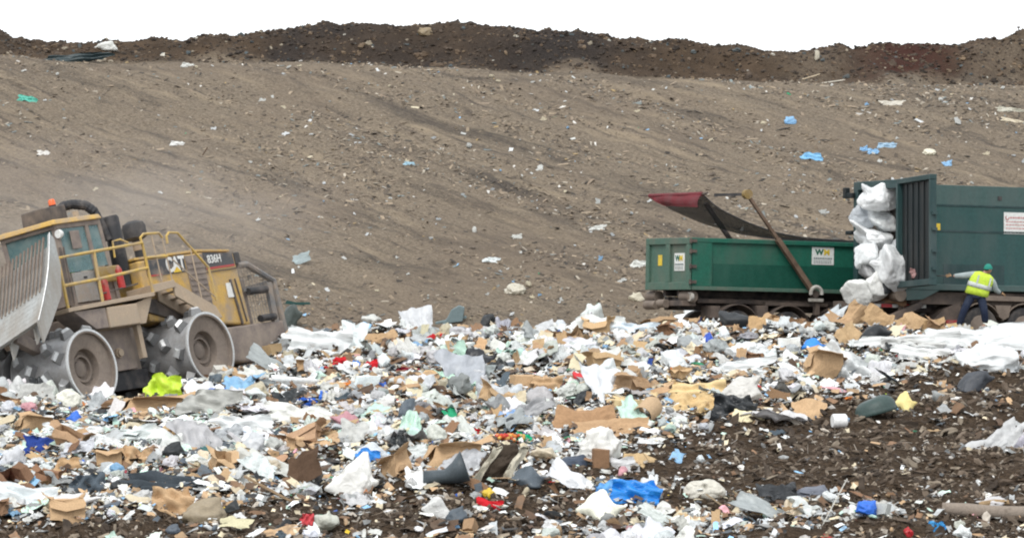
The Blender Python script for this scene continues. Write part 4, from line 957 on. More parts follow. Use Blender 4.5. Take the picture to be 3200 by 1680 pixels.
def taut(seed, lvl=3, K=15, lump=.12, crease=.05, p=13, flat=True, tail=.55):
    """bag pulled tight over its contents: soft facets, fine creases, flat underside"""
    V, Fc = ICO[lvl]; q = np.random.RandomState(seed*13+1); nrm = q.normal(size=(K, 3)); nrm /= np.linalg.norm(nrm, axis=1)[:, None]; hh = q.uniform(.62, 1.15, K)
    d = np.maximum(0, V@nrm.T)/hh; r = (np.sum(d**p, 1)+.35**p)**(-1/p); r = np.minimum(r, 1.7); o = np.array([seed*1.7, seed*.9, seed*3.1])
    r = r*(1+lump*noise3(V*1.6+o)-crease*(1-np.abs(noise3(V*2.6+o+4)))**3-crease*.6*(1-np.abs(noise3(V*5.5+o)))**3+.015*noise3(V*11+o))
    P = V*r[:, None]
    a = q.normal(size=3); a[2] = abs(a[2])*.6; a /= np.linalg.norm(a); w = np.clip((V@a-.80)/.20, 0, 1); ax_ = (P@a)[:, None]*a      # gathered mouth of the bag
    P = ax_*(1+tail*w[:, None]**2)+(P-ax_)*(1-.45*np.sin(w*2.6)[:, None]*(tail > 0))*(1+.25*w[:, None]*np.sign(noise3(V*9+o))[:, None]*.6)
    if flat: P[:, 2] = np.where(P[:, 2] < -.5, -.5+(P[:, 2]+.5)*.3, P[:, 2])
    mn, mx = P.min(0), P.max(0); P = (P-(mn+mx)/2)/(mx-mn); P[:, 2] -= P[:, 2].min()
    return mesh_np("bag", P, [Fc], True)
def film(seed, n=15, crump=.25, flat=False, ragged=.16):
    """torn crumpled sheet, about 1 x 1, thickness by its folds"""
    r = np.random.RandomState(seed); u, v = np.meshgrid(np.linspace(-.5,.5,n), np.linspace(-.5,.5,n)); z = np.zeros_like(u)
    for k in range(7):
        a = r.rand()*math.pi; f = r.uniform(3, 11); ph = r.rand()*6; z += np.abs(np.sin((u*math.cos(a)+v*math.sin(a))*f+ph))*crump/ (1+.25*k)*r.uniform(.3, 1)
    z += .10*fbm2(u*5+seed, v*5, 3); z -= z.mean()
    if not flat: z += r.uniform(-.5,.5)*u**2*1.2+r.uniform(-.5,.5)*v**2
    rad = 1+ragged*2*fbm2(np.arctan2(v, u)*1.2+seed*3, np.zeros_like(u)+seed, 3)
    edge = np.maximum(np.abs(u), np.abs(v))*2; k = 1+(rad-1)*edge**2
    g = np.stack([u*k, v*k, z], -1)
    g[..., :2] += .03*np.stack([fbm2(u*9, v*9+seed, 2), fbm2(u*9+7, v*9+seed, 2)], -1)
    return sheet(g, .006)
def card(seed, n=13, folds=3, amp=55, crush=.085, th=.014, ragged=.2):
    """flattened carton board, creased along fold lines, dented edges"""
    r = np.random.RandomState(seed+500); us = np.linspace(0, 1, n); ang = r.uniform(-12, 12); cuts = sorted(r.uniform(.15, .85, folds)); x = [0]; z = [0]
    for i in range(1, n):
        for c in cuts:
            if us[i-1] < c <= us[i]: ang += r.uniform(-amp, amp)
        a = math.radians(ang+r.uniform(-4, 4)); x.append(x[-1]+math.cos(a)/(n-1)); z.append(z[-1]+math.sin(a)/(n-1))
    v = np.linspace(-.32, .32, 7); X, Vv = np.meshgrid(x, v, indexing='ij'); Z = np.repeat(np.array(z)[:, None], 7, 1)
    Z = Z+crush*fbm2(X*4+seed, Vv*5, 3)+r.uniform(-.12,.12)*(Vv*2)**2
    X = X-X.mean()+ragged*.5*fbm2(Vv*7+seed, X*2, 2)*(np.abs(np.linspace(-1,1,n))[:, None]**3)
    Vv = Vv*(1+ragged*2.0*fbm2(X*5+seed*1.7, np.sign(Vv)*3., 2)); Vv = Vv+.06*X*r.uniform(-1,1)
    me = sheet(np.stack([X, Vv, Z], -1), th); me.polygons.foreach_set('use_smooth', [False]*len(me.polygons)); return me
def carton(seed, flaps=True, crush=.15, h=.6):
    """crushed carton box with loose flaps, unit footprint"""
    r = np.random.RandomState(seed+900); mb = MB(); t = .012; W_2, D_2 = .5, .36
    V = []; Fq = []
    def wall(p00, p10, p01, th_dir, k=5):
        p00, p10, p01, th_dir = map(np.array, (p00, p10, p01, th_dir)); base = len(V)
        a = np.linspace(0, 1, k)
        for off in (0, 1):
            for i in a:
                for j in a: V.append(p00+(p10-p00)*i+(p01-p00)*j+th_dir*t*off)
        id_ = lambda o, i, j: base+o*k*k+i*k+j
        for i in range(k-1):
            for j in range(k-1): Fq.append((id_(0,i,j),id_(0,i+1,j),id_(0,i+1,j+1),id_(0,i,j+1))); Fq.append((id_(1,i,j),id_(1,i,j+1),id_(1,i+1,j+1),id_(1,i+1,j)))
        for i in range(k-1):
            for (p, q_) in (((i,0),(i+1,0)),((i+1,k-1),(i,k-1)),((0,i+1),(0,i)),((k-1,i),(k-1,i+1))): Fq.append((id_(0,*p),id_(1,*p),id_(1,*q_),id_(0,*q_)))
    x, y = W_2, D_2
    wall((-x,-y,0),(x,-y,0),(-x,-y,h),(0,1,0)); wall((x,y,0),(-x,y,0),(x,y,h),(0,-1,0)); wall((-x,y,0),(-x,-y,0),(-x,y,h),(1,0,0)); wall((x,-y,0),(x,y,0),(x,-y,h),(-1,0,0)); wall((-x,-y,0),(x,-y,0),(-x,y,0),(0,0,1))
    if flaps:
        for (p0, p1, n_) in (((-x,-y,h),(x,-y,h),(0,-1)),((x,y,h),(-x,y,h),(0,1)),((-x,y,h),(-x,-y,h),(-1,0)),((x,-y,h),(x,y,h),(1,0))):
            a = r.uniform(-1.3, 1.0); d = .30; p2 = (p0[0]+n_[0]*math.cos(a)*d, p0[1]+n_[1]*math.cos(a)*d, h+math.sin(a)*d); wall(p0, p1, p2, (n_[0]*-.3, n_[1]*-.3, .9))
    else: wall((-x,-y,h),(x,-y,h),(-x,y,h),(0,0,1))
    P = np.array(V); d1 = np.stack([noise3(P*2.2+seed), noise3(P*2.2+seed+30), noise3(P*2.2+seed+60)], -1); d2 = np.stack([noise3(P*6+seed), noise3(P*6+seed+30), noise3(P*6+seed+60)], -1)
    P = P+crush*d1+.25*crush*d2; P[:, 0] += r.uniform(-.3, .3)*P[:, 2]; P[:, 1] += r.uniform(-.25, .25)*P[:, 2]
    return mesh_np("carton", P, [np.array(Fq)], False)
def plank(seed, w=.12, th=.05):
    r = np.random.RandomState(seed); k = 7; x = np.linspace(-.5, .5, k); mb = MB(); c = r.uniform(-.04,.04)
    rings = []
    for i, xx in enumerate(x):
        b_ = c*(1-4*xx*xx); ww = w*(1+r.uniform(-.12,.12)); e = .02*r.rand() if i in (0, k-1) else 0
        rings += [(xx-e,-ww/2,b_),(xx+e,ww/2,b_),(xx-e,ww/2,b_+th),(xx+e,-ww/2,b_+th)]
    fs = [(i*4+j, i*4+(j+1)%4, (i+1)*4+(j+1)%4, (i+1)*4+j) for i in range(k-1) for j in range(4)]+[(3,2,1,0),tuple(range((k-1)*4, k*4))]
    mb.add(rings, fs); return mb.mesh("plank")
def bottle(seed):
    r = np.random.RandomState(seed); w = r.uniform(.13,.17); me = MB().lathe([(w*.6,-.5),(w,-.47),(w,-.2),(w*.86,-.14),(w,-.08),(w,.16),(w*.7,.30),(w*.32,.38),(w*.32,.5)], (0,0,w), 'X', 10).mesh("bottle", True)
    P = np.empty(len(me.vertices)*3, np.float32); me.vertices.foreach_get("co", P); P = P.reshape(-1, 3); P[:, 2] *= 1-.35*np.clip(noise3(P*3+seed), 0, 1); P[:, 1] += .06*noise3(P*3+seed+9); me.vertices.foreach_set("co", P.ravel()); me.update(); return me
def tray(seed):
    mb = MB(); o = [(-.5,-.35),(.5,-.35),(.5,.35),(-.5,.35)]; i_ = [(-.38,-.24),(.38,-.24),(.38,.24),(-.38,.24)]
    mb.add([(x,y,.16) for x, y in o]+[(x,y,0) for x, y in i_]+[(x*1.0,y*1.0,.13) for x, y in o]+[(x*.98,y*.98,-.03) for x, y in i_],
      [(4,5,6,7),(0,1,5,4),(1,2,6,5),(2,3,7,6),(3,0,4,7),(8,11,10,9)[::-1] if False else (12,15,14,13),(9,8,12,13),(10,9,13,14),(11,10,14,15),(8,11,15,12),(0,3,11,8),(1,0,8,9),(2,1,9,10),(3,2,10,11)])
    P = np.array(mb.v); P += .06*np.stack([noise3(P*2+seed), noise3(P*2+seed+5), noise3(P*2+seed+8)], -1); mb.v = [tuple(p) for p in P]; return mb.mesh("tray")
PROTO = {
 'bag': [taut(i, 3, 14, .22, .08) for i in range(6)]+[blob(i, 3, .55, .40) for i in range(1, 6)], 'sack': [taut(30+i, 3, 12) for i in range(3)]+[blob(20+i, 3, .34, .30, True) for i in range(3)],
 'film': [film(i, 17, .30, ragged=.26) for i in range(9)], 'cloth': [film(40+i, 15, .30, ragged=.32) for i in range(6)], 'paper': [card(60+i, 7, 1, 45, .03, .004, .12) for i in range(6)],
 'card': [card(i) for i in range(9)], 'carton': [carton(i) for i in range(5)], 'closed': [carton(20+i, False, .05) for i in range(3)],
 'plank': [plank(i, .05+.02*i, .03+.008*i) for i in range(4)], 'bottle': [bottle(i) for i in range(3)], 'tray': [tray(i) for i in range(3)]}
MATS = {'bag': M_BAG, 'sack': M_RUB, 'film': M_FILM, 'cloth': M_CLOTH, 'paper': M_SOLID, 'card': M_CARD, 'carton': M_CARD, 'closed': M_CARD, 'plank': M_WOOD, 'bottle': M_FILM, 'tray': M_SOLID}
for k, l in PROTO.items():
    for me in l: me.materials.append(MATS[k])
COL = dict(white=(.76,.78,.78), off=(.64,.645,.61), lgrey=(.45,.47,.475), grey=(.27,.28,.28), cream=(.64,.56,.40), tan=(.46,.31,.18), brown=(.22,.13,.075), dbrown=(.09,.055,.035), black=(.022,.025,.028),
 slate=(.085,.105,.125), blue=(.025,.13,.55), lblue=(.28,.50,.74), dblue=(.03,.06,.25), green=(.03,.28,.14), mint=(.55,.74,.64), red=(.52,.022,.03), maroon=(.22,.02,.035), yellow=(.75,.52,.05), lime=(.60,.80,.06), orange=(.66,.22,.05), pink=(.66,.34,.38), purple=(.2,.13,.33), teal=(.02,.12,.12))
def colr(c, j=.0):
    c = COL[c] if isinstance(c, str) else c; f = 1+random.uniform(-j, j); return (c[0]*f, c[1]*f, c[2]*f, 1)

# ------------------------------------------------------------------ rubbish that can be told apart
BOX = []
NAME = dict(bag="plastic_bag", sack="bin_bag", film="plastic_sheet", cloth="cloth", paper="paper_sheet", card="cardboard_sheet", carton="cardboard_box", closed="box", plank="wooden_board", bottle="plastic_bottle", tray="foam_tray")
CATS = dict(bag="bag", sack="bag", film="plastic sheet", cloth="cloth", paper="paper", card="cardboard", carton="box", closed="box", plank="board", bottle="bottle", tray="tray")
def hero(kind, bb, col, label, v=0, spin=None, tilt=None, roll=0, deep=.75, name=None, cat=None, d=None, m=None, lift=0, me=None, group=None, reserve=True):
    x0, y0, x1, y1 = bb
    g = G((x0+x1)/2, y1-.12*(y1-y0)) if d is None else unproj((x0+x1)/2, y1, d)
    dd_ = g[1]; w = (x1-x0)/F*dd_; h = (y1-y0)/F*dd_; sp = random.uniform(-.5,.5) if spin is None else math.radians(spin)
    me_ = me or PROTO[kind][v % len(PROTO[kind])]
    Rr = Matrix.Rotation(math.radians(roll), 4, 'Y')
    if kind in ('film', 'cloth', 'paper', 'card'):
        tl = math.radians(58 if tilt is None else tilt); un = .64 if kind in ('card', 'paper') else 1.0
        sp = sp*.4 if spin is None else sp
        sy = max(h, .03)/(un*max(.3, math.sin(tl)))*.95
        M = Matrix.Translation((g[0], g[1]+sy*un*.5*math.cos(tl)*.6, g[2]+h*.42+lift)) @ Rr @ Matrix.Rotation(tl, 4, 'X') @ Matrix.Rotation(sp, 4, 'Z') @ Matrix.Diagonal((w, sy, min(w, sy)*.8, 1))
    elif kind in ('carton', 'closed'):
        M = Matrix.Translation((g[0], g[1]+w*.3, g[2]-.04*h+lift)) @ Rr @ Matrix.Rotation(sp, 4, 'Z') @ Matrix.Diagonal((w*.86, w*.86, h/.72, 1))
    elif kind == 'plank':
        M = Matrix.Translation((g[0], g[1], g[2]+h*.4+lift)) @ Rr @ Matrix.Rotation(sp, 4, 'Z') @ Matrix.Diagonal((w*1.02/max(.15, math.cos(math.radians(roll))), w, w if not deep else deep, 1))
    elif kind == 'bottle':
        M = Matrix.Translation((g[0], g[1], g[2]+lift)) @ Rr @ Matrix.Rotation(sp, 4, 'Z') @ Matrix.Diagonal((w, w, h/.3, 1))
    elif kind == 'tray':
        M = Matrix.Translation((g[0], g[1], g[2]+lift)) @ Rr @ Matrix.Rotation(sp, 4, 'Z') @ Matrix.Diagonal((w, w, h/.2, 1))
    else:
        M = Matrix.Translation((g[0], g[1]+w*deep*.35, g[2]-.08*h+lift)) @ Rr @ Matrix.Rotation(sp, 4, 'Z') @ Matrix.Diagonal((w*1.02, w*deep, h*1.06, 1))
    o = link(name or NAME[kind], me_, None); o.matrix_world = M; o.color = colr(col)
    if m: o.data = me_.copy(); o.data.materials.clear(); o.data.materials.append(m)
    tag(o, label, cat or CATS[kind], group)
    if reserve: BOX.append((x0, y0, x1, y1, dd_))
    return o
HB = {}
def bigblob(seed, *a, crisp=None):
    me = taut(seed, 4, 14, .16, .06, 12, crisp is not True) if (crisp if crisp is not None else seed % 2) else blob(seed, *a); me.materials.append(M_BAG); return me
# bags falling out of the tall container
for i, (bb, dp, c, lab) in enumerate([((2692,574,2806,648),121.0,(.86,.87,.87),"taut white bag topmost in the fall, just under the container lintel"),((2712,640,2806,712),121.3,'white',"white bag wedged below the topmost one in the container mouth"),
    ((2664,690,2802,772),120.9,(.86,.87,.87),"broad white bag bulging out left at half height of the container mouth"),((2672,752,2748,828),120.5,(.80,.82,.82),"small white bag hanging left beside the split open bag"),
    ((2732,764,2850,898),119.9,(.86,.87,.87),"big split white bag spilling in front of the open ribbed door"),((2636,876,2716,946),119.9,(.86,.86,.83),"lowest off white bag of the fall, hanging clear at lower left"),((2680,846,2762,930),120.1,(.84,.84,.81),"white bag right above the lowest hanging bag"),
    ((2774,664,2832,748),121.6,(.70,.74,.76),"greyish white bag pressed against the ribbed door"),((2798,576,2832,614),121.5,(.78,.80,.80),"small white bag tucked into the top corner by the door"),((2668,640,2740,706),121.5,(.52,.55,.58),"grey bag behind the topmost two, at the left post"),((2780,736,2836,800),120.7,(.58,.60,.62),"pale grey bag between the broad bag and the split bag"),((2690,806,2760,862),120.6,(.40,.40,.40),"grey dirty bag behind the two lowest white bags")]):
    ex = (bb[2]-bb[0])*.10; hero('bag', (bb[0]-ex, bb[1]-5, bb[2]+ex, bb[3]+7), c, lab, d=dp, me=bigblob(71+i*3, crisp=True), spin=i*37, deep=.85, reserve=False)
hero('carton', (2716,868,2790,936), 'dbrown', "dark sodden carton sagging out between the lowest white bags", d=120.6, spin=20, reserve=False)
hero('sack', (2744,858,2800,915), 'black', "black bag hanging under the split white bag", d=120.3, reserve=False)
hero('card', (2750,905,2840,948), 'brown', "brown board poking out under the container mouth", d=120.6, tilt=50, reserve=False)
hero('film', (2846,832,2890,860), (.38,.22,.21), "pinkish scraps caught in the foot of the open door", d=119.2, tilt=50, reserve=False)
hero('bag', (2740,812,2790,868), (.55,.55,.52), "dirty grey bag squeezed behind the split white bag", d=120.9, reserve=False)
hero('card', (2786,606,2828,694), (.60,.54,.42), 'pale cardboard standing inside the container mouth behind the bags', d=122.3, tilt=80, reserve=False)
# strewn pieces, from the left
D = [
 ('film',(452,1166,566,1264),'lime',"bright lime green crumpled sheet standing up before the rear drum",2,0,72,8), ('film',(555,1222,722,1312),(.42,.42,.39),"big grey plastic sheet draped right of the lime sheet",1),
 ('carton',(362,1246,556,1308),'tan',"long flattened carton lying before the lime sheet",1,8), ('bag',(160,1222,256,1296),(.78,.77,.68),"cream crumpled bag standing before the front drum"), ('card',(55,1192,170,1260),(.40,.40,.38),"grey bent sheet leaning against the front drum",3,0,55,0,'metal_sheet','metal sheet'),
 ('carton',(704,1054,764,1172),'tan',"upright tan carton standing against the rear drum",2,75), ('bag',(310,1180,400,1240),(.60,.53,.40),"cream and grey bag beside the front drum rim"), ('film',(888,1030,1088,1116),'white',"wide white plastic sheet on the crest right of the compactor",3),
 ('tray',(846,1180,996,1222),'white',"long curved white foam slab in front of the tan carton",0,4), ('card',(650,1212,706,1252),'blue',"blue packaging board right of the grey sheet",1,0,60), ('sack',(203,1286,266,1328),'blue',"bright blue bag below the front drum"), ('sack',(68,1300,116,1328),(.03,.10,.42),"smaller blue bag at the left edge below the blade"),
 ('film',(150,1328,360,1372),'white',"long white plastic sheet stretched under the blue bag",4), ('film',(330,1336,470,1385),(.70,.74,.73),"pale grey white sheet right of the long white one",6), ('cloth',(70,1360,176,1432),'dblue',"navy cloth crumpled at the far left",1), ('carton',(36,1304,140,1368),'tan',"tan carton torn open at the left edge under the blue bag",3), 
 ('carton',(300,1404,390,1476),'tan',"big torn carton gaping dark in the lower left",0), ('card',(385,1400,482,1474),'tan',"big torn carton flap right of the gaping carton",4), ('card',(165,1430,250,1484),(.44,.29,.16),"kinked cardboard flap left of the gaping carton",2), ('cloth',(222,1474,332,1550),'slate',"slate grey cushion lying in the lower left",0,10,60,0,'cushion','cushion'),
 ('cloth',(392,1486,616,1556),(.05,.06,.07),"long black strip of torn rubber matting, lower left",2,3,40,5,'rubber_mat','mat'), ('carton',(155,1562,262,1640),'tan',"open tan carton near the bottom left with its flap out",4), ('card',(478,1530,592,1618),'tan',"torn cardboard corner with peeled flap by the bottom left",5), ('bag',(140,1548,320,1606),(.72,.71,.70),"wide pale bag above the open carton"),
 ('sack',(566,1562,706,1646),(.27,.22,.15),"sagging burlap coloured sack near the bottom left"), ('plank',(762,1488,928,1584),(.30,.21,.13),"long pale brown beam lying steeply in the lower left",3,0,0,28), ('card',(884,1430,1032,1524),'dbrown',"dark wet cardboard stack left of the white crumpled ball",6), ('bag',(1016,1428,1182,1564),(.86,.85,.81),"big crumpled white ball of film in the lower middle"),
 ('bag',(1078,1390,1218,1468),(.68,.72,.75),"domed grey white bag beside the big crumpled white ball"), ('carton',(1325,1392,1492,1480),'tan',"tan carton lying behind the black rubber duct",1), ('bag',(1716,1345,1720,1350),'white',None), 
 ('sack',(1588,1464,1718,1534),'slate',"dark grey bin bag right of the open cream sack"), ('bag',(1798,1344,1942,1466),(.80,.79,.75),"arched cream white cushion in the middle of the heap"), ('closed',(1846,1398,1906,1472),'brown',"brown box standing under the arched cushion",0,10), ('card',(1735,1268,1935,1352),(.33,.20,.11),"large brown cardboard board, upper of two, right of centre",7,0,48), ('card',(1800,1318,2040,1372),(.40,.26,.15),"large brown board lying below the upper brown one",8,0,40),
 ('closed',(1903,1246,2004,1304),(.55,.43,.24),"closed straw coloured carton beside a tan tube",1,12), ('bag',(2240,1180,2390,1266),(.66,.64,.60),"domed greyish translucent bag on the soil edge, right"), ('film',(2236,1238,2350,1316),'black',"black plastic sheet under the domed grey bag",5,0,60), ('card',(2288,1276,2398,1328),(.70,.63,.42),"cream wedge shaped board lying on the dark soil by the black sheet",2,0,50), 
 ('card',(2098,1196,2262,1258),(.66,.50,.27),"pale straw coloured paper pile left of the domed bag",3,0,50), ('card',(2110,1230,2240,1292),(.58,.42,.22),"lower sheet of the straw coloured paper pile",4,0,46), ('card',(2478,1248,2584,1320),'tan',"flat tan cardboard square lying alone on the dark soil",0,0,44), ('sack',(2792,1228,2868,1294),(.72,.60,.25),"pale yellow bag beside the dark green tub"),
 ('sack',(2992,1164,3104,1230),(.05,.055,.065),"black bin bag peaked on the soil at the right"), ('film',(2560,1090,2714,1200),'white',"large white sheet draped down from the heap at the right",0,-15,62,18), ('card',(2636,948,2716,1040),'tan',"narrow torn tan cardboard reaching up in front of the trucks",5,0,78,40), ('card',(2612,1010,2690,1090),(.43,.30,.17),"torn tan cardboard hanging down left of the black bag below the tall container",3,0,70,-35), ('card',(2700,960,2790,1030),(.40,.27,.15),"torn brown cardboard beside the narrow tan one",1,0,72,30), ('card',(2800,974,2880,1044),(.44,.30,.17),"left of two torn tan cardboards below the tall container",2,0,74,-38), ('card',(2868,1000,2962,1052),(.42,.29,.16),"right of two torn tan cardboards below the tall container",4,0,62,14), ('card',(2960,1010,3040,1046),(.55,.42,.24),"flat straw coloured board under the worker's feet",0,0,45,5), ('sack',(2682,1020,2800,1086),'black',"black bag inside the torn cardboard below the tall container"),
 ('film',(2920,1026,3230,1106),'white',"long white plastic sheet across the crest at the right edge",7,3,60), ('film',(2680,1046,2990,1100),(.70,.71,.70),"long white plastic sheet left of the one at the right edge",3,0,52,-3), ('film',(2760,1060,2930,1110),(.60,.60,.58),"dirty white crumpled film before the two long sheets",5), ('film',(2790,1084,2960,1142),(.80,.81,.80),"white film bundle below the long sheets",3), ('bag',(2980,1084,3190,1172),'white',"big white film bundle at the right under the long sheets"), ('sack',(2504,1060,2588,1104),(.03,.22,.68),"bright blue collapsed drum bag on the heap at right"), ('sack',(2190,1042,2242,1088),(.02,.07,.40),"dark blue bag below the truck wheels"), ('closed',(2430,1054,2508,1098),(.80,.81,.78),"white foam block left of the bright blue drum bag",2,5),
 ('sack',(1788,1164,1832,1204),'red',"bright red ball shaped bag in the middle of the heap"), ('carton',(2508,1106,2614,1202),'tan',"crushed tan carton left of the draped white sheet",3,15), ('cloth',(1850,1508,1922,1560),(.14,.35,.66),"pale blue cloth beside the bright blue tarp",3), ('film',(1918,1504,2050,1580),(.02,.25,.72),"bright blue crumpled tarp in the lower middle",5,0,66), ('sack',(1798,1540,1958,1640),(.76,.76,.64),"cream white filled sack near the bottom middle"),
 ('bag',(1316,1558,1408,1628),(.66,.66,.64),"round grey white bag on dark soil near the bottom"), ('bag',(1506,1526,1548,1562),'yellow',"small yellow bag near the bottom middle"), ('cloth',(1500,1560,1572,1596),'red',"red cloth under the small yellow bag",4), ('plank',(2564,1514,2648,1644),(.62,.61,.56),"pale pole sticking up at the bottom right",0,0,0,-62), 
 ('plank',(2205,1545,2302,1612),(.34,.26,.17),"left one of two weathered boards in the lower right",1,0,0,34), ('plank',(2290,1535,2374,1600),(.30,.23,.15),"right one of two weathered boards in the lower right",2,0,0,36), ('sack',(2378,1590,2440,1626),'yellow',"yellow bag by the boards in the lower right"), ('bag',(2146,1504,2268,1568),(.66,.63,.55),"cream bag lying above the weathered boards"), ('bag',(2824,1648,2858,1682),'red',"small red bag at the bottom edge right"), ('film',(2906,1628,2954,1672),(.05,.33,.68),"small blue wrapper at the bottom right",4,0,70),
 ('cloth',(940,1598,982,1652),(.55,.08,.09),"red cloth lying on soil at the bottom left of the middle",0,0,70), ('film',(1770,985,1962,1054),(.80,.82,.80),"white film mound on the crest left of the trucks",2), ('bag',(1818,952,1892,1010),(.70,.74,.72),"pale domed bag on top of the white mound"), ('sack',(1494,984,1558,1028),'black',"black bin bag on the crest in the middle"), ('carton',(1828,1004,1908,1058),(.50,.34,.19),"upright tan carton before the white mound",4), ('cloth',(2126,960,2250,1016),'white',"white cushion on the crest before the truck wheels",1,0,55,10,'cushion','cushion'),
 ('sack',(2246,976,2346,1040),'black',"big black bag before the truck wheels"), ('film',(1922,1008,2044,1056),(.72,.80,.86),"pale blue white bag on the crest before the truck's tail",6), ('card',(1104,1036,1238,1092),(.42,.28,.16),"long tan board leaning on the crest right of the compactor",1,0,55,-8), ('closed',(1590,1168,1680,1232),'tan',"tan carton, left of a pair, in the middle of the heap",0,20), ('card',(1660,1176,1752,1232),'tan',"tan cardboard flap right of the tan carton in the middle",3), ('paper',(1528,1062,1574,1112),(.68,.68,.63),"pale sheet bent over in the upper middle of the heap",2,0,62,35),
 ('bag',(1128,984,1192,1014),'off',"cream white bag sitting on the crest right of the compactor"), ('sack',(1240,1250,1306,1320),'slate',"dark slate bin bag in the middle left of the heap"), ('card',(2290,1010,2310,1060),'tan',"small upright tan board before the truck wheels",3,0,85), ('card',(2340,985,2392,1050),(.48,.32,.17),"tan board standing before the second truck wheel",1,0,80), ('bag',(2270,1072,2420,1140),'white',"white film bundle below the dark blue bag"), ('card',(2296,1090,2342,1142),'tan',"tan board set against the white film bundle",6,0,75), 
 ('film',(2190,1132,2400,1182),'white',"white sheet stretched above the domed grey bag",1), ('bag',(2060,1100,2150,1172),(.80,.83,.84),"frosted white bag left of the white film bundle"), ('cloth',(1040,1120,1080,1156),'red',"dark red cloth scrap upper left of the heap",2), ('cloth',(1128,1128,1178,1158),'red',"red cloth on the upper heap beside a blue scrap",3), ('card',(1100,1124,1128,1158),(.08,.22,.60),"blue board scrap between two red cloths",2,0,70), ('cloth',(1244,1145,1312,1175),'maroon',"maroon cloth in the upper left of the heap",0), ('sack',(1030,1168,1078,1200),(.06,.09,.085),"dark green black bag above the white foam slab"),
 ('cloth',(1610,1352,1664,1394),(.01,.40,.20),"bright green cloth scrap right of the red fruit heap",1), ('cloth',(1476,1334,1504,1370),'red',"red cloth scrap left of the fruit heap",0), ('bag',(2450,1150,2456,1156),'white',None), ('sack',(1735,1425,1850,1475),(.04,.055,.085),"navy grey folded sheet left of the standing brown box"), ('sack',(2486,1520,2600,1560),(.12,.13,.16),"slate bag half buried by the pale pole"), ('bag',(3050,1558,3150,1600),(.60,.58,.58),"white cloth bundle by the driftwood log"),
 ('film',(660,1298,820,1360),'white',"white sheet heap left of a brown board, middle left",6), ('film',(840,1266,1042,1336),(.80,.80,.76),"broad white plastic sheet in the left middle of the heap",4), ('cloth',(926,1246,980,1276),(.03,.10,.42),"royal blue cloth above the broad white sheet",2), ('card',(946,1290,990,1334),'brown',"upright brown board stuck in the broad white sheet",2,0,78,15), ('card',(1170,1176,1210,1230),'blue',None), ('closed',(1096,1172,1180,1222),(.70,.77,.78),"pale white carton beside a blue corner scrap",1,10), ('card',(1168,1192,1206,1228),(.06,.14,.48),"blue corner scrap at the pale white carton",1,0,70),
 ('closed',(2100,1388,2142,1390),'tan',None), ('film',(1870,1430,1990,1478),(.60,.60,.60),"greyish film trailing off the arched cushion",2), ('card',(1950,1420,2070,1470),(.50,.36,.2),"tan boards on the soil right of the arched cushion",5,0,40), ('bag',(2548,1432,2560,1440),'white',None)]
TORN = ('torn cardboard corner','big torn carton flap','pale straw coloured paper','lower sheet of the straw','kinked cardboard flap','tan cardboard flap right')
for t in D:
    t = list(t)+[None]*10
    if t[3] is None: continue
    torn = t[3].startswith(TORN)
    hero('film' if torn else t[0], t[1], t[2], t[3], m=M_CARD if torn else None, v=t[4] if t[4] is not None else abs(hash(t[3][:6])) % 3 if False else (len(t[3]) % 5), spin=t[5], tilt=t[6], roll=t[7] or 0, name='cardboard_sheet' if torn else t[8], cat='cardboard' if torn else t[9],
         me=bigblob(len(t[3])*7+int(t[1][0]) % 31, 4, .46, .40) if t[0] == 'bag' and (t[1][2]-t[1][0]) > 85 else None)
hero('film', (1112,1396,1190,1442), (.03,.25,.70), 'bright blue film strip lying over the domed grey white bag', v=2, tilt=62, roll=22, d=G(1148,1460)[1]-.25)
# objects with shapes of their own
def at(px, py, dz=0.0): g = G(px, py); return Matrix.Translation((g[0], g[1], g[2]+dz))
g = G(1392, 1512); s = g[1]/F
du = MB(); P_ = [(-70*s,.25,.10),(-35*s,.15,.13),(0,.0,.16),(30*s,-.10,.24),(62*s,-.22,.40)]
n = 20; k = len(P_)
for sgn in (1, .88):
    pass
rad_ = [.24,.20,.17,.24,.31]
vs = []
for inner in (0, 1):
    for i in range(k):
        r = rad_[i]-(.02 if inner else 0); c = Vector(P_[i]); a = i/(k-1)
        for j in range(n):
            t = 2*math.pi*j/n; vs.append(c+Vector((-.35*a*math.sin(t)*r, math.cos(t)*r, math.sin(t)*r*(.7+.3*a))))
fs = [(o*k*n+i*n+j, o*k*n+(i+1)*n+j, o*k*n+(i+1)*n+(j+1)%n, o*k*n+i*n+(j+1)%n)[::(1 if o == 0 else -1)] for o in (0, 1) for i in range(k-1) for j in range(n)]
fs += [((k-1)*n+j, k*n+(k-1)*n+j, k*n+(k-1)*n+(j+1)%n, (k-1)*n+(j+1)%n) for j in range(n)]+[(j, (j+1)%n, k*n+(j+1)%n, k*n+j) for j in range(n)]
du.add(vs, fs); o = link("rubber_duct", du.mesh("rubber_duct", True), M_RUB); o.matrix_world = Matrix.Translation(g); o.color = (.055,.07,.08,1); tag(o, "black rubber duct with a flared open mouth on the soil edge", "duct"); BOX.append((1305,1450,1478,1525,g[1]))
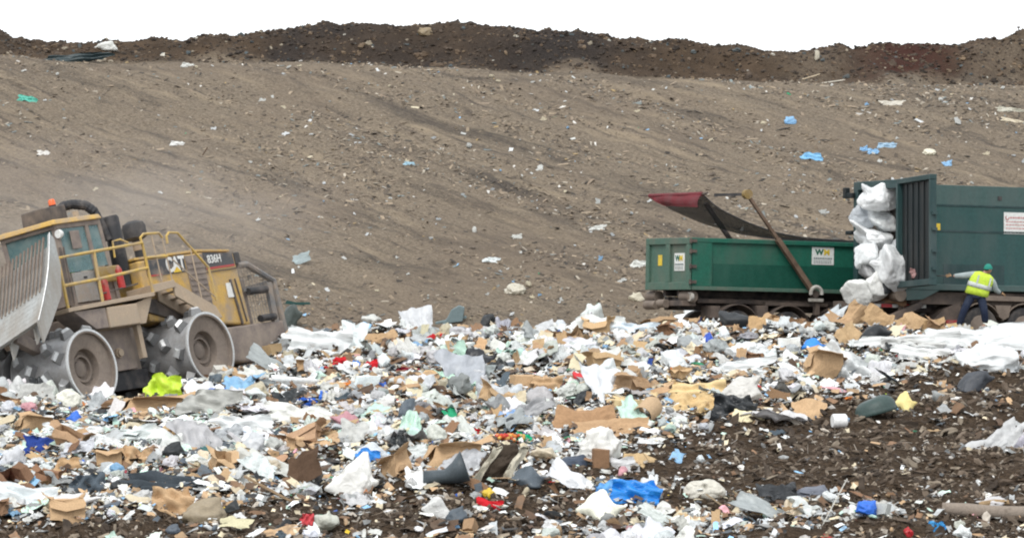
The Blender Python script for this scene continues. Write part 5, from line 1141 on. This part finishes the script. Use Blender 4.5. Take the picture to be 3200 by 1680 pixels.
# open cream sack full of soil
g = G(1560, 1500); s = g[1]/F
sk_ = empty("soil_sack", Matrix.Translation(g)); tag(sk_, "torn cream sack lying open with dark soil inside", "sack")
V, Fc = ICO[4]; P = V*(1+.18*noise3(V*2+5)+.10*noise3(V*6))[:, None]*np.array([60*s,.30,62*s]); P[:, 0] += P[:, 2]*.45; P[:, 2] += 48*s
me = mesh_np("soil", P, [Fc], True); o = link("soil", me, M_CLOTH, sk_); o.color = (.055,.042,.032,1)
def flap(x0, x1, seed):
    u = np.linspace(0, 1, 14)[:, None]; v = np.linspace(0, 1, 7)[None, :]
    return sheet(np.stack([(x0+(x1-x0)*u)*s+v*26*s+.03*noise2(u*5+seed, v*3), -.36+0*u+.10*v+.06*noise2(u*6+seed, v*2+1), (4+104*u)*s+0*v+.03*noise2(u*4, v*4+seed)], -1), .02)
for a, b, sd_ in ((-85, -12, 1), (8, 68, 5)):
    o = link("sack_flap", flap(a, b, sd_), M_CLOTH, sk_); o.color = (.62,.58,.47,1)
BOX.append((1480,1390,1655,1512,g[1]))
# cardboard tube
g = G(2022, 1318); s = g[1]/F
mb = MB(); mb.lathe([(34*s,-.42),(34*s,.42),(32*s,.42),(32*s,-.42)], (0,0,0), 'Y', 26, True); o = link("cardboard_tube", mb.mesh("tube", True), M_CARD); o.matrix_world = Matrix.Translation((g[0], g[1]+.2, g[2]+30*s)) @ Matrix.Rotation(math.radians(14), 4, 'X') @ Matrix.Rotation(math.radians(-18), 4, 'Z'); o.color = (.44,.31,.19,1); add_mods(o); tag(o, "wide tan cardboard tube with a dark open end", "tube"); BOX.append((1985,1250,2062,1320,g[1]))
# dark green tub, upside down
g = G(2738, 1290); s = g[1]/F
tb = MB()
for i in range(9):
    a = i/8
    for j in range(28):
        t = 2*math.pi*j/28; r = 1 if i == 0 else math.cos(a*1.45)**.55; w = 1.06 if i == 0 else 1
        tb.v.append((68*s*r*math.cos(t)*w, .42*r*math.sin(t)*w, 48*s*math.sin(a*1.5)+ (.25*s*68*math.cos(t)*.35)))
tb.f = [(i*28+j, i*28+(j+1)%28, (i+1)*28+(j+1)%28, (i+1)*28+j) for i in range(8) for j in range(28)]+[tuple(range(8*28, 9*28))]
o = link("plastic_tub", tb.mesh("tub", True), M_RUB); o.matrix_world = Matrix.Translation(g) @ Matrix.Rotation(math.radians(-10), 4, 'Y'); o.color = (.035,.06,.055,1); so = o.modifiers.new("thickness", 'SOLIDIFY'); so.thickness = .02; tag(o, "dark green plastic tub overturned on the soil at right", "tub"); BOX.append((2670,1236,2808,1298,g[1]))
# grey bin lid on the crest
g = G(1412, 1012); s = g[1]/F
mb = MB(); mb.prism([(-30*s,0,0),(34*s,0,8*s),(40*s,0,52*s),(22*s,0,58*s),(-2*s,0,44*s),(-14*s,0,20*s)], (0,.35,0)); mb.beam((-52*s,.1,2*s),(46*s,.1,22*s),.05,.08)
o = mb.build("broken_bin", M_RUB, None, bevel=.02); o.matrix_world = Matrix.Translation(g); o.color = (.14,.19,.20,1); tag(o, "broken grey bin jutting up on the crest in the middle", "bin"); BOX.append((1370,950,1460,1015,g[1]))
# white jar
g = G(2624, 1336); s = g[1]/F
mb = MB(); mb.lathe([(20*s,-24*s),(22*s,-20*s),(22*s,18*s),(18*s,22*s)], (0,0,22*s), 'X', 18); o = link("plastic_jar", mb.mesh("jar", True), M_SOLID); o.matrix_world = Matrix.Translation(g) @ Matrix.Rotation(.25, 4, 'Z'); o.color = (.75,.75,.74,1); add_mods(o); tag(o, "white ridged jar lying beside the flat tan cardboard square", "jar"); BOX.append((2598,1293,2652,1338,g[1]))
# driftwood log
g = G(3080, 1622); s = g[1]/F
mb = MB(); mb.tube([(-135*s,.1,14*s),(-60*s,.05,10*s),(20*s,0,4*s),(90*s,0,0),(190*s,-.05,2*s)], [20*s,23*s,22*s,24*s,22*s], 14); o = mb.build("log", M_WOOD, None, True); o.matrix_world = Matrix.Translation((g[0], g[1], g[2]+18*s)); o.color = (.24,.20,.165,1); tag(o, "thick grey brown log lying at the bottom right edge", "log"); BOX.append((2945,1580,3200,1640,g[1]))
mb = MB(); mb.tube([(-50*s,.6,40*s),(0,.6,44*s),(48*s,.6,42*s)], [9*s,13*s,12*s], 10); o = mb.build("log", M_WOOD, None, True); o.matrix_world = Matrix.Translation((g[0]+.25, g[1], g[2])); o.color = (.30,.21,.12,1); tag(o, "short tan log above the thick grey brown one", "log")
# heap of rotten red and orange fruit
g = G(1565, 1388); s = g[1]/F; Pp = []; Ff = []; Cc = []
V, Fc = ICO[2]; rf_ = np.random.RandomState(4)
for i in range(150):
    r = rf_.uniform(.03, .055); c = np.array([rf_.normal(0, 26*s), rf_.normal(.15, .16), rf_.uniform(.0, .20)]); Pp.append(V*r+c); Ff.append(Fc+i*len(V)); cc = [(.50,.07,.03),(.62,.20,.04),(.60,.36,.10),(.45,.03,.03),(.55,.45,.2)][rf_.randint(5)]; Cc.append(np.tile((*cc, 1), (len(V), 1)))
me = mesh_np("fruit_heap", np.concatenate(Pp), [np.concatenate(Ff)], True); me.color_attributes.new("Col", 'FLOAT_COLOR', 'POINT').data.foreach_set("color", np.concatenate(Cc).astype(np.float32).ravel())
o = link("fruit_heap", me, M_LITTER); o.matrix_world = Matrix.Translation(g); tag(o, "loose heap of red and orange fruit", "fruit", kind="stuff"); BOX.append((1515,1340,1612,1392,g[1]))
# on the slope and the berm
SL = [('film',(150,166,335,198),(.03,.05,.055),"dark teal black tarp lying where the slope meets the berm at left"), ('bag',(2452,366,2492,392),(.25,.48,.75),"round light blue bag alone high on the slope at right"), ('film',(2502,476,2568,502),(.22,.50,.76),"light blue sheet on the slope above the red tarp hem"), ('film',(2688,458,2712,476),'lblue',"left small blue scrap above the container on the slope"), ('film',(2712,464,2746,484),'lblue',"second small blue scrap above the container on the slope"), ('film',(2746,446,2796,462),(.36,.52,.66),"flat pale blue sheet above the two small blue scraps"), ('bag',(2880,466,2928,488),(.80,.76,.62),"cream crumpled bag on the slope above the tall container"),
 ('film',(2946,505,2974,522),'lblue',"small pale blue wrapper right of the cream bag on the slope"), ('film',(56,300,110,320),(.10,.46,.36),"turquoise strip on the slope at the far left"), ('plank',(2504,228,2566,254),(.60,.50,.36),"pale branch at the foot of the berm"), ('plank',(2570,248,2640,264),(.62,.58,.50),"pale straight pole at the foot of the berm"), ('bag',(278,130,366,162),(.74,.74,.70),"white film bundle on the berm at left"), ('bag',(1304,88,1352,116),(.30,.23,.14),"tan boulder on the face of the berm"),
 ('bag',(1138,128,1166,146),(.28,.23,.16),"small tan stone on the berm left of the boulder"), ('plank',(632,462,650,490),'dbrown',"dark stick standing out of the slope at left"), ('card',(906,796,986,828),(.30,.36,.37),"grey blue board on the slope right of the compactor"), ('card',(892,942,974,958),(.018,.05,.045),"dark green strip at the foot of the slope"), ('bag',(1572,888,1646,926),(.62,.58,.48),"cream bag lying at the foot of the slope in the middle"), ('sack',(872,958,952,1042),(.06,.075,.07),"dark green grey lumpy sack behind the compactor tail"),
 ('film',(1508,804,1556,822),(.72,.76,.76),"pale film on the slope in the middle"), ('film',(1260,505,1296,518),(.36,.55,.65),"pale blue scrap on the slope left of centre"), ('bag',(2546,160,2562,192),(.60,.55,.44),"pale curled scrap standing on the berm at right"), ('film',(118,470,154,488),(.78,.76,.72),"white scrap on the slope above the compactor cab"), ('film',(535,442,572,456),(.78,.78,.76),"white scrap on the slope left of the dark stick"), ('bag',(1964,915,2014,944),(.62,.57,.44),"cream bag beside the truck's tail"), ('film',(2750,316,2820,332),(.62,.58,.50),"long pale film high on the slope at right"),
 ('film',(3130,372,3200,384),(.66,.58,.44),"long straw coloured strip on the slope at the right edge"), ('film',(3120,335,3196,352),(.58,.56,.47),"pale ragged film above the straw strip at right"), ('film',(1840,705,1890,722),'off',"white film below the roll of the red tarp"), ('film',(1970,812,2020,840),'off',"white bent strip left of the green container"), ('film',(1600,732,1630,748),'off',"white curl on the slope in the middle"), ('bag',(1475,708,1490,728),'off',"small white knot on the slope in the middle"), ('film',(570,198,605,212),'off',"white patch where the slope meets the berm at left")]
for i, t in enumerate(SL): hero(t[0], t[1], t[2], t[3], v=i, tilt=62, reserve=False, roll={'plank': -16 if i == 9 else (-8 if i == 10 else -58)}.get(t[0], 0))
g = G(3183, 116); mb = MB(); mb.beam((0,0,-.15),(0,0,.36),.03,.03,(1,0,0)); mb.box(-.05,.05,-.01,.01,.30,.36); mb.box(-.09,.09,-.012,.012,.19,.22); tag(mb.build("marker_post", M_FRAME2), "thin marker post on the berm top at the right edge", "post"); bpy.data.objects["marker_post"].location = g

# ------------------------------------------------------------------ loose pieces by the hundred
BX = np.array(BOX)
def clear(x, y, z, sz):
    px = 1600+F*x/y; py = HOR-F*z/y; m = sz*.5*F/y
    hit = (px > BX[:, 0]-m*.5) & (px < BX[:, 2]+m*.5) & (py > BX[:, 1]) & (py < BX[:, 3]+m*.55)
    return not hit.any()
def in_compactor(x, y):
    p = RC.T @ (np.array([x, y, OC[2]])-OC); return abs(p[0]) < 3.5 and abs(p[1]) < 2.15 or (-7.2 < p[0] < 0 and abs(p[1]) < 1.2)
TCOL = {'white': 'white', 'off': 'off white', 'lgrey': 'pale grey', 'grey': 'grey', 'cream': 'cream', 'tan': 'tan', 'brown': 'brown', 'dbrown': 'dark brown', 'black': 'black', 'slate': 'slate grey', 'blue': 'blue', 'lblue': 'light blue', 'dblue': 'navy blue', 'green': 'green', 'mint': 'pale green', 'red': 'red', 'maroon': 'maroon', 'yellow': 'yellow', 'lime': 'lime green', 'orange': 'orange', 'pink': 'pink', 'purple': 'purple', 'teal': 'dark teal'}
MASS = [('film', 285, .66, [('white', 10), ('off', 5), ('lgrey', 3), ('mint', 1.2), ('lblue', .7), ('black', .7), ('cream', .6)]), ('bag', 275, .42, [('white', 9), ('off', 5), ('lgrey', 3.5), ('grey', 1), ('cream', 1), ('lblue', .8), ('mint', .8), ('pink', .4)]),
 ('card', 285, .46, [('tan', 8), ('brown', 3.5), ('cream', 2), ('dbrown', 1)]), ('carton', 80, .40, [('tan', 7), ('brown', 2)]), ('paper', 260, .36, [('white', 8), ('off', 4), ('cream', 3), ('lgrey', 2), ('lblue', .5), ('yellow', .4), ('pink', .4)]),
 ('sack', 95, .33, [('black', 5), ('slate', 4), ('grey', 2), ('blue', .8), ('teal', .5)]), ('cloth', 130, .28, [('slate', 4), ('red', .9), ('maroon', .8), ('dblue', 2), ('grey', 4), ('cream', 3), ('green', .5), ('yellow', .5), ('orange', .4), ('purple', .3), ('blue', .6)]),
 ('bottle', 130, .20, [('mint', 3), ('white', 3), ('lblue', 2), ('green', 1)]), ('plank', 70, .75, [('tan', 2), ('brown', 3), ('cream', 1), ('grey', 1)]), ('tray', 70, .26, [('white', 5), ('off', 2), ('black', 1), ('cream', 1)]), ('closed', 55, .26, [('white', 2), ('tan', 3), ('off', 1.5), ('blue', .3), ('red', .3)])]
WORD = dict(film="crumpled {} plastic sheet", bag="small crumpled {} bag", card="{} cardboard piece", carton="crushed {} carton", paper="bent {} paper", sack="small {} bin bag", cloth="crumpled {} cloth scrap", bottle="{} bottle", plank="{} wood piece", tray="{} packing tray", closed="small {} carton")
rg = np.random.RandomState(21)
for kind, cnt, size, pal in MASS:
    names = [p[0] for p in pal]; w_ = np.array([p[1] for p in pal]); w_ = w_/w_.sum(); done = 0; tries = 0
    while done < cnt and tries < 60000:
        tries += 1
        y = rg.uniform(90.5, 117.9); x = rg.uniform(-1, 1)*(.1105*y)
        if rg.rand() > float(density(np.array([x]), np.array([y]))[0])**2.4+.004: continue
        sz = size*.86*math.exp(np.clip(rg.normal(0, .38), -.9, .6))
        if in_compactor(x, y): continue
        z = float(H(np.array([x]), np.array([y]))[0])
        if not clear(x, y, z, sz) and rg.rand() < .93: continue
        c = names[rg.choice(len(names), p=w_)]; me = PROTO[kind][rg.randint(len(PROTO[kind]))]
        o = link(NAME[kind], me); jf = rg.uniform(.70, 1.04); tint = rg.normal(0, .025, 3); o.color = tuple(float(v*jf*(1+q_)) for v, q_ in zip(COL[c], tint))+(1,); rz = rg.uniform(0, 6.28)
        if kind in ('film', 'card', 'paper', 'cloth'):
            tl = math.radians(np.clip(rg.normal(19, 17), -10, 80)); M = Matrix.Translation((x, y, z+.10+.30*sz*abs(math.sin(tl)))) @ Matrix.Rotation(rg.uniform(-.6, .6), 4, 'Z') @ Matrix.Rotation(tl, 4, 'X') @ Matrix.Rotation(rg.normal(0, .25), 4, 'Y') @ Matrix.Rotation(rz, 4, 'Z') @ Matrix.Diagonal((sz*rg.uniform(.8, 1.5), sz*rg.uniform(.6, 1), sz*rg.uniform(.32, .75), 1))
        else:
            fl = rg.uniform(.4, .8) if kind in ('bag', 'sack') else 1
            M = Matrix.Translation((x, y, z+.05)) @ Matrix.Rotation(rg.normal(0, .22), 4, 'X') @ Matrix.Rotation(rg.normal(0, .25), 4, 'Y') @ Matrix.Rotation(rz, 4, 'Z') @ Matrix.Diagonal((sz, sz*rg.uniform(.7, 1.1), sz*fl, 1))
        o.matrix_world = M; nm = TCOL[c]
        if kind == 'bottle': nm = {'mint': 'pale green', 'white': 'clear white', 'lblue': 'light blue', 'green': 'green'}[c]
        tag(o, WORD[kind].format(nm)+" strewn in the loose rubbish", CATS[kind], f"{nm} {CATS[kind]} pieces in the loose rubbish"); done += 1
# white scraps on the slope
n_ = 0
while n_ < 210:
    y = rg.uniform(124, 154.5); x = rg.uniform(-1, 1)*.1105*y; z = float(H(np.array([x]), np.array([y]))[0])
    px, py = 1600+F*x/y, HOR-F*z/y
    if py > 1000 or (px < 760 and py > 700 and rg.rand() < .8) or (px > 2040 and py > 745): continue
    if rg.rand() > .35+.65*min(1, max(0, (px-300)/1500)): continue
    kind = ('film', 'paper', 'bag', 'film')[rg.randint(4)]; sz = .095*math.exp(np.clip(rg.normal(0, .42), -.8, .9)); me = PROTO[kind][rg.randint(len(PROTO[kind]))]; o = link("litter_scrap", me)
    c = ('white', 'off', 'cream', 'lgrey', 'lblue', 'off')[rg.choice(6, p=[.22, .30, .20, .16, .06, .06])]; o.color = tuple(v*.72 for v in colr(c, .2))
    o.matrix_world = Matrix.Translation((x, y, z+.03)) @ Matrix.Rotation(math.radians(35), 4, 'X') @ Matrix.Rotation(rg.uniform(0, 6), 4, 'Z') @ Matrix.Diagonal((sz*rg.uniform(.8, 2.0), sz, sz*.6, 1))
    tag(o, TCOL[c]+" litter scrap lying on the tan slope", "litter", TCOL[c]+" scraps scattered on the slope"); n_ += 1

# ------------------------------------------------------------------ litter and clods nobody could count
def tmpl_grid(nu, nv, cr, seed):
    r = np.random.RandomState(seed); u, v = np.meshgrid(np.linspace(-.5, .5, nu), np.linspace(-.5, .5, nv), indexing='ij')
    P = np.stack([u+r.uniform(-.12, .12, u.shape), v+r.uniform(-.12, .12, u.shape), r.uniform(-cr, cr, u.shape)], -1).reshape(-1, 3); i = np.arange(nu*nv).reshape(nu, nv)
    return P, np.stack([i[:-1, :-1], i[1:, :-1], i[1:, 1:], i[:-1, 1:]], -1).reshape(-1, 4)
def tmpl_ico(seed, a=.35):
    V, Fc = ICO[1]; V = V[:]; r = np.random.RandomState(seed); return V*.5*(1+r.uniform(-a, a, (len(V), 1))), Fc
def tmpl_stick(seed):
    r = np.random.RandomState(seed); a = r.uniform(.02, .05); b = r.uniform(-.1, .1); P = []
    for x, yb in ((-.5, 0), (0, b), (.5, 0)): P += [(x, yb-a, 0), (x, yb+a, 0), (x, yb, a*1.6)]
    return np.array(P), np.array([(i*3+j, i*3+(j+1) % 3, i*3+3+(j+1) % 3, i*3+3+j) for i in range(2) for j in range(3)])
def scatter(name, m, pos, size, asp, flat, tilt, cols, tm, label, cat, seed):
    r = np.random.RandomState(seed); n = len(pos); which = r.randint(len(tm), size=n); Vs = []; F3 = []; F4 = []; Cs = []; off = 0
    for k, (T, Fk) in enumerate(tm):
        ids = np.where(which == k)[0]
        if not len(ids): continue
        q = len(ids); s = size[ids]; S = np.stack([s*asp[ids], s, s*flat[ids]], -1); L = T[None]*S[:, None, :]
        a = r.uniform(0, 2*math.pi, q); ca, sa = np.cos(a)[:, None], np.sin(a)[:, None]
        x = L[..., 0]*ca-L[..., 1]*sa; y = L[..., 0]*sa+L[..., 1]*ca; z = L[..., 2]
        t = tilt[ids]; ct, st_ = np.cos(t)[:, None], np.sin(t)[:, None]; y, z = y*ct-z*st_, y*st_+z*ct
        p = r.normal(0, .3, q); cp, sp = np.cos(p)[:, None], np.sin(p)[:, None]; x, z = x*cp+z*sp, -x*sp+z*cp
        P = np.stack([x, y, z], -1)+pos[ids][:, None, :]; Vs.append(P.reshape(-1, 3)); m_ = len(T)
        ff = (Fk[None]+(np.arange(q)*m_)[:, None, None]+off).reshape(-1, Fk.shape[1]); (F3 if Fk.shape[1] == 3 else F4).append(ff); off += q*m_
        Cs.append(np.repeat(cols[ids], m_, 0))
    me = mesh_np(name, np.concatenate(Vs), [np.concatenate(f) for f in (F3, F4) if f], name in ('loose_litter', 'trodden_litter'))
    c = np.concatenate(Cs); c = np.concatenate([c, np.ones((len(c), 1))], 1).astype(np.float32)
    me.color_attributes.new("Col", 'FLOAT_COLOR', 'POINT').data.foreach_set("color", c.ravel())
    return tag(link(name, me, m), label, cat, kind="stuff")
def pick(names, w, n, r, j=.2):
    w = np.array(w, float); i = r.choice(len(names), n, p=w/w.sum()); c = np.array([COL[a] if isinstance(a, str) else a for a in names])[i]; return np.clip(c*(1+r.uniform(-j, j, (n, 1))), 0, .9)
r = np.random.RandomState(5)
n0 = 240000; y = r.uniform(87, 118.6, n0); x = r.uniform(-1, 1, n0)*(.1105*y+3.5); dn = density(x, y); keep = r.rand(n0) < dn**2.3*.48+.004; x, y, dn = x[keep], y[keep], dn[keep]
P3 = RC.T @ (np.stack([x, y, np.full_like(x, OC[2])])-OC[:, None]); ok = ~((np.abs(P3[0]) < 3.3) & (np.abs(P3[1]) < 2.0)); x, y = x[ok], y[ok]
n = len(x); sz = .068*np.exp(np.clip(r.normal(0, .5, n), -1, 1.05))
cols = pick(['white','off','lgrey','grey','cream','tan','brown','dbrown','black','slate','blue','lblue','green','mint','red','yellow','lime','orange','pink','maroon'], [12,14,14,10,11,11,12,14,10,6,.25,1.0,.2,2.2,.2,.18,.08,.2,.4,.2], n, r, .3)
hz = H(x, y); uu = 1600+F*x/y; vv = HOR-F*hz/y
gl = np.exp(-((uu-560)/380)**2-((vv-1385)/75)**2)*.62; sel = r.rand(n) < gl; cols[sel] = pick([(.55,.68,.61),'white',(.42,.58,.50),'lblue',(.62,.68,.66)], [4,5,2.5,.6,4], int(sel.sum()), r, .2)
stw = np.exp(-((uu-2130)/190)**2-((vv-1235)/55)**2)*.55; sel = r.rand(n) < stw; cols[sel] = pick(['cream',(.62,.47,.26),'tan'], [3,3,2], int(sel.sum()), r, .2)
pos = np.stack([x, y, hz+r.uniform(-.01, .14, n)], -1)
tm = [tmpl_grid(3, 3, .28, i) for i in range(5)]+[tmpl_grid(2, 5, .25, 10+i) for i in range(3)]+[tmpl_grid(4, 4, .34, 20+i) for i in range(6)]+[tmpl_ico(i) for i in range(1)]
scatter("loose_litter", M_LITTER, pos, sz, r.uniform(.9, 2.7, n), r.uniform(.4, .9, n), np.clip(r.normal(.34, .36, n), -.4, 1.4), cols, tm, "small mixed litter filling the gaps of the rubbish heap", "litter", 1)
# trodden film, paper and card between the larger pieces
n0 = 11500; y = r.uniform(89, 118.2, n0); x = r.uniform(-1, 1, n0)*(.1105*y+3.5); dn = density(x, y); keep = r.rand(n0) < dn**2.6*.62; x, y = x[keep], y[keep]
P3 = RC.T @ (np.stack([x, y, np.full_like(x, OC[2])])-OC[:, None]); ok = ~((np.abs(P3[0]) < 3.5) & (np.abs(P3[1]) < 2.2)); x, y = x[ok], y[ok]; hz = H(x, y); uu = 1600+F*x/y; vv = HOR-F*hz/y
ok = np.array([not (((a > BX[:, 0]) & (a < BX[:, 2]) & (b_ > BX[:, 1]) & (b_ < BX[:, 3]+12)).any()) for a, b_ in zip(uu, vv)]); x, y, hz = x[ok], y[ok], hz[ok]; n = len(x)
cols = pick(['white','off','lgrey','grey','cream','tan','brown','dbrown','slate','mint','lblue'], [15,14,10,5,8,9,6,4,3,2.5,.7], n, r, .25)
scatter("trodden_litter", M_LITTER, np.stack([x, y, hz+r.uniform(.02, .14, n)], -1), .25*np.exp(np.clip(r.normal(0, .3, n), -.6, .5)), r.uniform(1, 2.2, n), r.uniform(.35, .8, n), np.clip(r.normal(.28, .28, n), -.3, 1.2), cols, [tmpl_grid(7, 6, .16, 120+i) for i in range(10)], "trodden film, paper and card matted between the larger pieces", "litter", 6)
# clods, sticks and shreds on the bare soil
n0 = 185000; y = r.uniform(87, 119.5, n0); x = r.uniform(-1, 1, n0)*(.1105*y+3.5); dn = density(x, y); keep = r.rand(n0) < (1-dn)*.55+.06; x, y = x[keep], y[keep]; n = len(x)
cols = pick([(.045,.034,.026),(.075,.055,.04),(.13,.10,.075),(.23,.19,.145),(.38,.34,.29),(.58,.56,.53),(.16,.17,.175),'lblue'], [24,24,20,12,4.5,1.6,1.8,.1], n, r, .3)
tm = [tmpl_stick(i) for i in range(8)]+[tmpl_ico(30+i, .4) for i in range(4)]+[tmpl_grid(3, 3, .35, 40+i) for i in range(2)]
scatter("soil_debris", M_CLOD, np.stack([x, y, H(x, y)+r.uniform(-.02, .07, n)], -1), .052*np.exp(np.clip(r.normal(0, .5, n), -1, 1.3)), r.uniform(.9, 3.2, n), r.uniform(.5, 1, n), np.clip(r.normal(.35, .5, n), -.5, 1.5), cols, tm, "dark clods, sticks and shreds on the bare soil", "soil debris", 2)
# flecks and clods on the slope
n0 = 310000; y = r.uniform(120.5, 156.5, n0); x = r.uniform(-1, 1, n0)*(.1105*y+3.5); u = (x*.72+(y-130)*.78); v = (x*.70-(y-130)*.72)
st_ = fbm2(u*.9+9, v*.14, 3); keep = r.rand(n0) < np.clip(.14+.50*st_, .03, .6)*(.45+.55*sstep(-14, 2, x)); x, y = x[keep], y[keep]; n = len(x)
cols = pick([(.27,.215,.155),(.21,.165,.122),(.09,.074,.06),(.05,.045,.04),(.36,.32,.26),(.55,.53,.49),(.18,.21,.21),(.33,.24,.12),'lblue','green'], [26,24,22,12,6,1.7,5,1.0,.15,.08], n, r)
tm = [tmpl_grid(3, 3, .25, 60+i) for i in range(4)]+[tmpl_ico(70+i, .4) for i in range(2)]+[tmpl_stick(80+i) for i in range(3)]
scatter("slope_flecks", M_CLOD, np.stack([x, y, H(x, y)+.01], -1), .044*np.exp(np.clip(r.normal(0, .42, n), -1, 1.1)), r.uniform(1.2, 3.6, n), r.uniform(.15, .4, n), r.normal(.3, .25, n), cols, tm, "small flecks of litter, straw and clods over the tan slope", "soil debris", 3)
# clods on the berm
n0 = 13000; y = r.uniform(156.2, 162.5, n0); x = r.uniform(-1, 1, n0)*(.1105*y+3.5); n = n0
cols = pick([(.030,.024,.02),(.055,.04,.03),(.10,.07,.047),(.16,.115,.075),(.30,.26,.20),(.5,.48,.42),(.07,.085,.09)], [26,28,18,5,1.0,.35,4], n, r)
scatter("berm_clods", M_CLOD, np.stack([x, y, H(x, y)], -1), .062*np.exp(np.clip(r.normal(0, .5, n), -1, 1.25)), r.uniform(.9, 1.8, n), r.uniform(.6, 1, n), r.normal(.2, .4, n), cols, [tmpl_ico(90+i, .4) for i in range(4)]+[tmpl_stick(95)]+[tmpl_grid(3, 3, .3, 97)], "dark clods and roots over the earth berm", "soil debris", 4)

# ------------------------------------------------------------------ dust raised by the compactor
def dust(name, c, rad, dens, scale, label):
    V, Fc = ICO[3]; me = mesh_np(name, V, [Fc], True); m = bpy.data.materials.new(name); m.use_nodes = True; t = m.node_tree; t.nodes.remove(t.nodes["Principled BSDF"])
    pv = t.nodes.new("ShaderNodeVolumePrincipled"); pv.inputs['Color'].default_value = (.74,.66,.59,1)
    tc = t.nodes.new("ShaderNodeTexCoord"); ln = t.nodes.new("ShaderNodeVectorMath"); ln.operation = 'LENGTH'; t.links.new(tc.outputs['Object'], ln.inputs[0])
    fall = t.nodes.new("ShaderNodeMapRange"); fall.interpolation_type = 'SMOOTHSTEP'; fall.inputs[1].default_value = 1.0; fall.inputs[2].default_value = .1; t.links.new(ln.outputs['Value'], fall.inputs[0])
    nz = tex(t, scale, 3, .55); cl = ramp(t, nz, .36, .70)
    mu = t.nodes.new("ShaderNodeMath"); mu.operation = 'MULTIPLY'; t.links.new(fall.outputs[0], mu.inputs[0]); t.links.new(cl, mu.inputs[1])
    m2 = t.nodes.new("ShaderNodeMath"); m2.operation = 'MULTIPLY'; m2.inputs[1].default_value = dens; t.links.new(mu.outputs[0], m2.inputs[0])
    t.links.new(m2.outputs[0], pv.inputs['Density']); t.links.new(pv.outputs[0], t.nodes["Material Output"].inputs['Volume'])
    o = link(name, me, m); o.location = c; o.scale = rad; tag(o, label, "dust", kind="stuff"); return o
dust("dust_cloud", tuple(unproj(330, 700, 117.0)), (7.5, 4.0, 2.9), .25, 2.6, "brown dust hanging above and behind the compactor")
